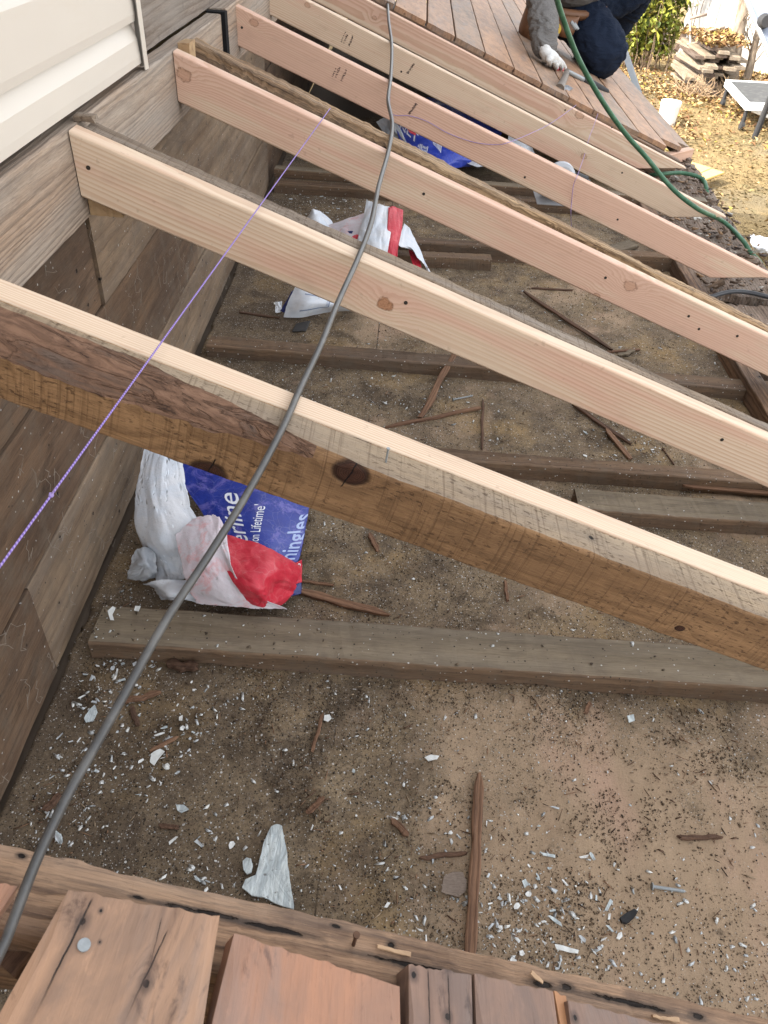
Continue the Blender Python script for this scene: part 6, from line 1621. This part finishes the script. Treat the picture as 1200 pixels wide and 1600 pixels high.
MWF = plain('white_frame', (0.72, 0.72, 0.72), 0.4, 0.4)
inner = [p.lerp(sum(c, Vector()) / 4, 0.10) + Vector((0, 0, -.012)) for p in c]
def M_mesh():
    t = NT('dark_mesh_deck', 0.7, 0.3); co = t.obj()
    t.col(t.mix(t.smooth(t.noise(co, 6, 5, .7), .45, .7), (0.05, 0.052, 0.055), (0.09, 0.09, 0.088)))
    return t.m
pch('deck', quad_board('deck', *inner, 0.02, M_mesh(), 3, n=10, rag=0))
for k in range(4):
    a, b = c[k], c[(k + 1) % 4]
    i0, i1 = inner[k], inner[(k + 1) % 4]
    pch('frame_rail', quad_board('frame_rail', a, b, i1 + Vector((0, 0, .012)), i0 + Vector((0, 0, .012)), 0.12, MWF, k, n=4, rough=0.0, rag=0))
MDK = plain('dark_rubber', (0.03, 0.03, 0.032), 0.7)
for k in range(4):
    q = inner[k]
    bm = bmesh.new(); add_cyl(bm, Vector((q.x, q.y, PZ - .11)), Vector((q.x, q.y, GZ + .12)), .035, .035, 10); pch('leg', bm_obj('leg', bm, MDK))
    bm = bmesh.new(); add_cyl(bm, Vector((q.x - .03, q.y, GZ + .075)), Vector((q.x + .03, q.y, GZ + .075)), .075, .075, 16); pch('wheel', bm_obj('wheel', bm, MDK))
bm = bmesh.new(); add_cyl(bm, inner[3] + Vector((0.1, 0, -.12)), Vector((inner[2].x, inner[2].y, GZ + .1)), .03, .03, 8); pch('brace', bm_obj('brace', bm, MWF))
rp = empty('tilted_panel', atY(1195, 60, 15.0)); tag(rp, 'tilted grey-blue metal panel with a dark round cap, top right corner', 'panel')
yp = 15.0
o = quad_board('panel', atY(1166, -4, yp), atY(1208, 92, yp - .6), atY(1300, 60, yp - .3), atY(1260, -60, yp + .4), 0.06, plain('grey_blue_metal', (0.22, 0.25, 0.31), 0.4, 0.4, 0.2, 0.25, 3), 5, n=8, rag=0); o.parent = rp; o.matrix_parent_inverse = rp.matrix_basis.inverted()
o = quad_board('panel_rim', atY(1162, -6, yp - .05), atY(1204, 95, yp - .65), atY(1209, 93, yp - .66), atY(1168, -6, yp - .06), 0.09, plain('pale_metal_rim', (0.42, 0.44, 0.47), 0.4, 0.4, 0.3), 5, n=6, rag=0); o.parent = rp; o.matrix_parent_inverse = rp.matrix_basis.inverted()
bm = bmesh.new(); q = atY(1195, 34, yp - .35); add_cyl(bm, q + Vector((0, .05, 0)), q + Vector((0, -.10, 0.02)), .11, .085, 20); o = bm_obj('cap', bm, MDK); o.parent = rp; o.matrix_parent_inverse = rp.matrix_basis.inverted()
bm = bmesh.new(); q = atY(1240, 60, yp - .2); add_cyl(bm, Vector((q.x, q.y + .2, GZ)), q, .05, .05, 10); o = bm_obj('post', bm, MDK); o.parent = rp; o.matrix_parent_inverse = rp.matrix_basis.inverted()
lad = empty('ladder', (1.62, 6.2, GZ)); tag(lad, 'aluminium ladder propped at the eave behind the worker\'s knee', 'ladder')
M_LAD = plain('ladder_aluminium', (0.30, 0.33, 0.36), 0.4, 0.5, 0.5)
la, lb = atY(990, 124, 6.05), atY(964, 46, 6.25)
dl = (lb - la).normalized(); wside = Vector((0.15, 1, 0)).normalized() * 0.40
for s in (0, 1):
    bm = bmesh.new()
    Mx = frame(la + wside * s - dl * 2.2, dl, wside.cross(dl))
    add_box(bm, 0, 2.2 + (lb - la).length, -.012, .012, -.018, .018, Mx)
    o = bm_obj('rail', bm, M_LAD); o.parent = lad; o.matrix_parent_inverse = lad.matrix_basis.inverted()
for k in range(9):
    bm = bmesh.new(); q = la + dl * (-2.0 + k * .28); add_cyl(bm, q, q + wside, .014, .014, 10)
    o = bm_obj('rung', bm, M_LAD); o.parent = lad; o.matrix_parent_inverse = lad.matrix_basis.inverted()

# ------------------------------------------------------------------ the kneeling worker
def skin(name, nodes, edges, mat, parent, sub=2, smooth=True, fold=0.0, fsc=(14, 14, 34)):
    names = list(nodes); me = bpy.data.meshes.new(name)
    me.from_pydata([tuple(nodes[k][0]) for k in names], [(names.index(a), names.index(b)) for a, b in edges], [])
    o = bpy.data.objects.new(name, me); COL.objects.link(o)
    sk = o.modifiers.new('skin', 'SKIN'); sk.branch_smoothing = 0.6
    for k, v in enumerate(me.skin_vertices[0].data):
        r = nodes[names[k]][1]
        v.radius = (r, r) if not isinstance(r, tuple) else r
        v.use_root = (k == 0)
    ss = o.modifiers.new('sub', 'SUBSURF'); ss.levels = sub; ss.render_levels = sub
    dg = bpy.context.evaluated_depsgraph_get()
    m2 = bpy.data.meshes.new_from_object(o.evaluated_get(dg))
    bpy.data.objects.remove(o)
    m2.name = name
    if fold:
        N_ = [v.normal.copy() for v in m2.vertices]
        for v, n_ in zip(m2.vertices, N_):
            c = v.co; q = Vector((c.x * fsc[0], c.y * fsc[1], c.z * fsc[2])) + mnoise.noise_vector(c * 7) * 1.6
            v.co = c + n_ * fold * (1.3 * (0.35 - abs(mnoise.noise(q))) + 0.6 * (0.3 - abs(mnoise.noise(q * 2.3))))
        m2.update()
    o = link(name, m2, mat, None, None, smooth)
    if parent is not None: o.parent = parent; o.matrix_parent_inverse = parent.matrix_basis.inverted()
    return o
def M_cloth(name, c1, c2, rib=0.0, scale=400.0):
    t = NT(name, 0.9, 0.12); co = t.obj()
    n = t.noise(co, 9.0, 4, 0.6); f = t.noise(co, scale, 2, 0.6)
    fold = t.noise(t.scl(co, (9, 9, 26)), 1.0, 4, 0.6, 1.2)
    c = t.mix(n, c1, c2); c = t.mix(t.math('MULTIPLY', f, 0.3), c, tuple(v * .6 for v in c1))
    t.col(c); t.bump(t.math('ADD', fold, t.math('MULTIPLY', f, 0.12)), 0.8, 0.02 if rib == 0 else 0.03)
    return t.m
M_SHIRT = M_cloth('grey_sweatshirt', (0.15, 0.145, 0.14), (0.20, 0.19, 0.185), 1)
M_JEANS = M_cloth('navy_trousers', (0.010, 0.016, 0.032), (0.016, 0.024, 0.045))
M_SKIN = plain('skin', (0.42, 0.25, 0.17), 0.5, 0.4, 0, 0.1, 20)
M_GLOVE = M_cloth('white_knit_glove', (0.60, 0.60, 0.59), (0.70, 0.70, 0.69), 0, 500)
M_GRED = plain('red_rubber', (0.60, 0.03, 0.075), 0.45, 0.4, 0, 0.15, 60)
M_LEATHER = plain('brown_leather', (0.13, 0.058, 0.026), 0.5, 0.4, 0, 0.5, 14, 0.4)
M_BOOT = plain('boot_leather', (0.07, 0.045, 0.03), 0.6, 0.3, 0, 0.3, 20)
per = empty('person', atR(915, 110)); tag(per, 'kneeling worker in grey sweatshirt, navy trousers and white gloves with red fingertips', 'person')
Yw = 5.05
hipC = atY(920, 8, 5.2); hipL = atY(902, 26, 5.12); hipR = atY(948, 8, 5.24)
kneeL = atY(955, 90, 4.86); ankL = atY(905, 92, 5.22); toeL = atY(890, 88, 5.42)
kneeR = atY(1012, -34, 5.25); ankR = atY(962, 52, 5.50); toeR = atY(948, 66, 5.40)
chest = atY(893, -78, 4.95); neck = atY(880, -122, 4.82); head = atY(872, -150, 4.74)
shL = atY(855, -92, 4.85); shR = atY(936, -100, 5.0)
elL = atY(847, -8, 4.66); wrL = atR(852, 82, 0.075)
elR = atY(975, -62, 4.9); wrR = atY(1000, -30, 4.98)
sc_ = lambda f: f
body = {'pelvis': (hipC, .07), 'belly': (hipC.lerp(chest, .5), .08), 'chest': (chest, .125), 'neck': (neck, .052), 'jaw': (neck.lerp(head, .55), .07), 'head': (head, .088), 'crown': (head + Vector((-.01, -.01, .085)), .07),
        'shL': (shL, .055), 'elL': (elL, .038), 'wrL': (wrL, .028), 'shR': (shR, .055), 'elR': (elR, .038), 'wrR': (wrR, .028),
        'hL': (hipL, .06), 'kL': (kneeL, .055), 'aL': (ankL, .036), 'hR': (hipR, .06), 'kR': (kneeR, .055), 'aR': (ankR, .036)}
skin('body', body, [('pelvis', 'belly'), ('belly', 'chest'), ('chest', 'neck'), ('neck', 'jaw'), ('jaw', 'head'), ('head', 'crown'), ('chest', 'shL'), ('shL', 'elL'), ('elL', 'wrL'), ('chest', 'shR'), ('shR', 'elR'), ('elR', 'wrR'),
     ('pelvis', 'hL'), ('hL', 'kL'), ('kL', 'aL'), ('pelvis', 'hR'), ('hR', 'kR'), ('kR', 'aR')], M_SKIN, per)
hem = atY(910, 12, 4.99)
skin('sweatshirt', {'hem': (hem, (.165, .13)), 'belly': (hipC.lerp(chest, .5), (.165, .135)), 'chest': (chest, (.175, .145)), 'collar': (chest.lerp(neck, .7), .08), 'shL': (shL, .085), 'upL': (shL.lerp(elL, .55), .085), 'elL': (elL, .082), 'foL': (elL.lerp(wrL, .55), .072), 'cuL': (elL.lerp(wrL, 1.0), .054),
     'shR': (shR, .085), 'elR': (elR, .070), 'cuR': (elR.lerp(wrR, .9), .045)}, [('hem', 'belly'), ('belly', 'chest'), ('chest', 'collar'), ('chest', 'shL'), ('shL', 'upL'), ('upL', 'elL'), ('elL', 'foL'), ('foL', 'cuL'), ('chest', 'shR'), ('shR', 'elR'), ('elR', 'cuR')], M_SHIRT, per, 4, True, 0.016, (12, 12, 30))
skin('trousers', {'waist': (hipC.lerp(chest, .12), (.14, .115)), 'pelvis': (hipC, (.145, .125)), 'hL': (hipL, .145), 'thL': (hipL.lerp(kneeL, .55), .150), 'kL': (kneeL, .118), 'kLb': (kneeL.lerp(ankL, .25) + Vector((0, .03, -.03)), .110), 'cL': (kneeL.lerp(ankL, .6), .100), 'aL': (ankL, .06),
     'hR': (hipR, .12), 'thR': (hipR.lerp(kneeR, .5), .115), 'kR': (kneeR, .09), 'cR': (kneeR.lerp(ankR, .5), .082), 'aR': (ankR, .06)},
     [('waist', 'pelvis'), ('pelvis', 'hL'), ('hL', 'thL'), ('thL', 'kL'), ('kL', 'kLb'), ('kLb', 'cL'), ('cL', 'aL'), ('pelvis', 'hR'), ('hR', 'thR'), ('thR', 'kR'), ('kR', 'cR'), ('cR', 'aR')], M_JEANS, per, 4, True, 0.018, (11, 11, 14))
for nm, a_, t_ in (('boot', ankL, toeL), ('boot', ankR, toeR)):
    skin(nm, {'a': (a_, .055), 'h': (a_.lerp(t_, .25) + Vector((0, 0, -.045)), .05), 'm': (a_.lerp(t_, .7) + Vector((0, 0, -.05)), .045), 't': (t_ + Vector((0, 0, -.04)), .035)}, [('a', 'h'), ('h', 'm'), ('m', 't')], M_BOOT, per)
# gloved hand pressing on the boards, fingers bent down; red rubber fingertips
hand = {'cuff': (wrL.lerp(elL, .13), .043), 'wr': (wrL, .036), 'pa': (atR(860, 88, .072), .034), 'k1': (atR(858, 95, .060), .014), 'k2': (atR(866, 95, .066), .0155), 'k3': (atR(873, 97, .062), .015), 'k4': (atR(879, 100, .052), .0135),
        'a1': (atR(860, 101, .036), .0115), 'b1': (atR(861, 106, .014), .0105), 'a2': (atR(869, 103, .045), .0125), 'b2': (atR(870, 109, .015), .0115), 'a3': (atR(877, 104, .040), .012), 'b3': (atR(877, 111, .014), .011), 'a4': (atR(883, 107, .030), .011), 'b4': (atR(883, 112, .013), .010),
        't1': (atR(850, 93, .045), .014), 't2': (atR(852, 99, .02), .0115)}
gl = skin('glove', hand, [('cuff', 'wr'), ('wr', 'pa'), ('pa', 'k1'), ('k1', 'a1'), ('a1', 'b1'), ('pa', 'k2'), ('k2', 'a2'), ('a2', 'b2'), ('pa', 'k3'), ('k3', 'a3'), ('a3', 'b3'), ('pa', 'k4'), ('k4', 'a4'), ('a4', 'b4'), ('pa', 't1'), ('t1', 't2')], M_GLOVE, per)
for (a_, b_, r) in (('a1', 'b1', .0128), ('a2', 'b2', .0138), ('a3', 'b3', .0134), ('a4', 'b4', .0124)):
    p, q = hand[a_][0], hand[b_][0]
    o = skin('red_fingertip', {'a': (p.lerp(q, .38), r), 'm': (p.lerp(q, .75), r * 1.02), 'b': (q + (q - p).normalized() * .004, r * .9)}, [('a', 'm'), ('m', 'b')], M_GRED, None)
    o.parent = gl; o.matrix_parent_inverse = Matrix.Identity(4)
# second glove, on the raised knee above the frame
hd = (kneeR - wrR).normalized()
g2 = {'wr': (wrR, .034), 'pa': (wrR + hd * .07, .036)}
ed = [('wr', 'pa')]
for k in range(4):
    s = Vector((0.018 * (k - 1.5), .012 * (k - 1.5), .02)); g2['k%d' % k] = (wrR + hd * .11 + s, .014); g2['f%d' % k] = (wrR + hd * (.16 - .008 * abs(k - 1.2)) + s + Vector((0, 0, .01)), .0115)
    ed += [('pa', 'k%d' % k), ('k%d' % k, 'f%d' % k)]
g2['t0'] = (wrR + hd * .05 + Vector((-.035, -.01, .02)), .013); g2['t1'] = (wrR + hd * .10 + Vector((-.045, -.01, .03)), .0115); ed += [('pa', 't0'), ('t0', 't1')]
skin('glove', g2, ed, M_GLOVE, per)
# head details (above the frame): hair cap, ears, nose
bm = bmesh.new(); bmesh.ops.create_uvsphere(bm, u_segments=20, v_segments=12, radius=.105, matrix=Matrix.Translation(head + Vector((.005, .03, .05))))
o = bm_obj('hair', bm, plain('dark_hair', (0.02, 0.015, 0.012), 0.6), per, None, True)
# tool belt
belt = empty('tool_belt', hipC); belt.parent = per; belt.matrix_parent_inverse = per.matrix_basis.inverted()
def bch(o): o.parent = belt; o.matrix_parent_inverse = (per.matrix_basis @ belt.matrix_parent_inverse @ belt.matrix_basis).inverted(); return o
def pouch(name, pts_top, pts_bot, depth, mat):
    """Leather pouch: open top, sagging rounded bottom."""
    bm = bmesh.new(); rows = []
    T0, T1 = pts_top; B0, B1 = pts_bot
    for i in range(9):
        v = i / 8; a_ = T0.lerp(B0, v); b_ = T1.lerp(B1, v); row = []
        w = 1 - 0.30 * max(0, v - .6) ** 2 * 6
        c_ = (a_ + b_) / 2
        for j in range(20):
            th = 2 * math.pi * j / 20
            d_ = depth * (0.75 + 0.7 * math.sin(min(1, v * 1.1) * math.pi * .6))
            row.append(bm.verts.new(c_ + (b_ - a_) * 0.5 * w * math.copysign(abs(math.cos(th)) ** .7, math.cos(th)) + Vector((0, -1, 0)) * d_ * 0.5 * w * math.sin(th)))
        rows.append(row)
    for a_, b_ in zip(rows, rows[1:]):
        for j in range(20): bm.faces.new((a_[j], a_[(j + 1) % 20], b_[(j + 1) % 20], b_[j]))
    bm.faces.new(rows[-1])
    o = bm_obj(name, bm, mat, None, None, True)
    md = o.modifiers.new('thickness', 'SOLIDIFY'); md.thickness = 0.004
    return bch(o)
pouch('pouch', (atY(824, 4, 4.98), atY(856, 6, 4.98)), (atY(806, 56, 4.95), atY(836, 68, 4.95)), 0.14, M_LEATHER)
pouch('pouch', (atY(868, 22, 4.86), atY(906, 26, 4.88)), (atY(868, 54, 4.86), atY(894, 60, 4.88)), 0.08, M_LEATHER)
bch(tube('belt_strap', [atY(830, 2, 5.03), atY(856, 14, 4.93), atY(885, 22, 4.90), atY(920, 24, 4.98), atY(944, 16, 5.12)], 0.024, M_LEATHER, None, 6, 8))
bm = bmesh.new(); q = atY(866, 46, 4.80)
add_cyl(bm, q + Vector((0, .02, 0)), q + Vector((0.004, -.02, .004)), .030, .030, 24); add_cyl(bm, q + Vector((0, -.02, 0)), q + Vector((0, -.024, 0)), .02, .018, 20)
bch(bm_obj('tape_measure', bm, plain('yellow_plastic', (0.50, 0.33, 0.03), 0.45, 0.4)))
bm = bmesh.new(); add_cyl(bm, atY(862, 42, 4.80), atY(867, 26, 4.80), .012, .014, 10); bch(bm_obj('tool_handle', bm, plain('pale_blue_plastic', (0.42, 0.52, 0.60), 0.4, 0.4)))
bm = bmesh.new(); add_cyl(bm, atY(892, 34, 4.78), atY(900, 45, 4.78), .009, .012, 10); add_cyl(bm, atY(898, 36, 4.78), atY(903, 46, 4.78), .006, .008, 8); bch(bm_obj('pliers', bm, M_GALV))
# hammer and flat bar on the boards
ham = empty('hammer', atR(890, 125)); tag(ham, 'hammer with a dark rubber grip lying on the roof boards by the glove', 'hammer')
def hch(name, bm, m): o = bm_obj(name, bm, m); o.parent = ham; o.matrix_parent_inverse = ham.matrix_basis.inverted(); return o
h0, h1 = atR(886, 111, .035), atR(948, 144, .02)
bm = bmesh.new(); add_cyl(bm, h0, h0.lerp(h1, .45), .010, .012, 12); hch('shaft', bm, M_GALV)
o = tube('grip', [h0.lerp(h1, .40), h0.lerp(h1, .55), h0.lerp(h1, .8), h1], 0.018, MDK, None, 5, 12, rfun=lambda f: .85 + .25 * math.sin(f * 3.1)); o.parent = ham; o.matrix_parent_inverse = ham.matrix_basis.inverted()
M_IRON = plain('worn_iron', (0.15, 0.125, 0.105), 0.55, 0.4, 0.3, 0.4, 60)
ha, hb = atR(884, 118, .055), atR(874, 139, .018)
bm = bmesh.new(); add_cyl(bm, ha, ha.lerp(hb, .3), .015, .013, 14); add_cyl(bm, ha.lerp(hb, .3), ha.lerp(hb, .75), .016, .018, 14); add_cyl(bm, ha.lerp(hb, .75), hb, .018, .021, 14)
add_cyl(bm, hb, hb + (hb - ha).normalized() * .03 + Vector((.004, .0, -.012)), .009, .003, 8); add_cyl(bm, h0, ha.lerp(hb, .25), .012, .013, 10)
hch('head', bm, M_IRON)
bar = empty('pry_bar', atR(910, 145)); tag(bar, 'grey flat pry bar with a bent claw lying below the hammer', 'pry bar')
P = [atR(880, 141, .012), atR(884, 137, .022), atR(892, 137, .018), atR(905, 142, .012), atR(925, 149, .010), atR(946, 156, .010)]
c_ = catmull(P, 6); bm = bmesh.new(); rows = []
for i, p in enumerate(c_):
    t_ = (c_[min(i + 1, len(c_) - 1)] - c_[max(i - 1, 0)]).normalized(); sd_ = t_.cross(Vector((0.35, 0, .94))).normalized(); up_ = sd_.cross(t_)
    w = .016 if i > 8 else .024
    rows.append([bm.verts.new(p + sd_ * a_ * w + up_ * b_) for a_, b_ in ((-1, -.003), (1, -.003), (1, .003), (-1, .003))])
for a_, b_ in zip(rows, rows[1:]):
    for j in range(4): bm.faces.new((a_[j], a_[(j + 1) % 4], b_[(j + 1) % 4], b_[j]))
bm.faces.new(rows[0]); bm.faces.new(rows[-1][::-1])
o = bm_obj('bar', bm, plain('steel_bar', (0.24, 0.25, 0.27), 0.4, 0.5, 0.6)); o.parent = bar; o.matrix_parent_inverse = bar.matrix_basis.inverted()
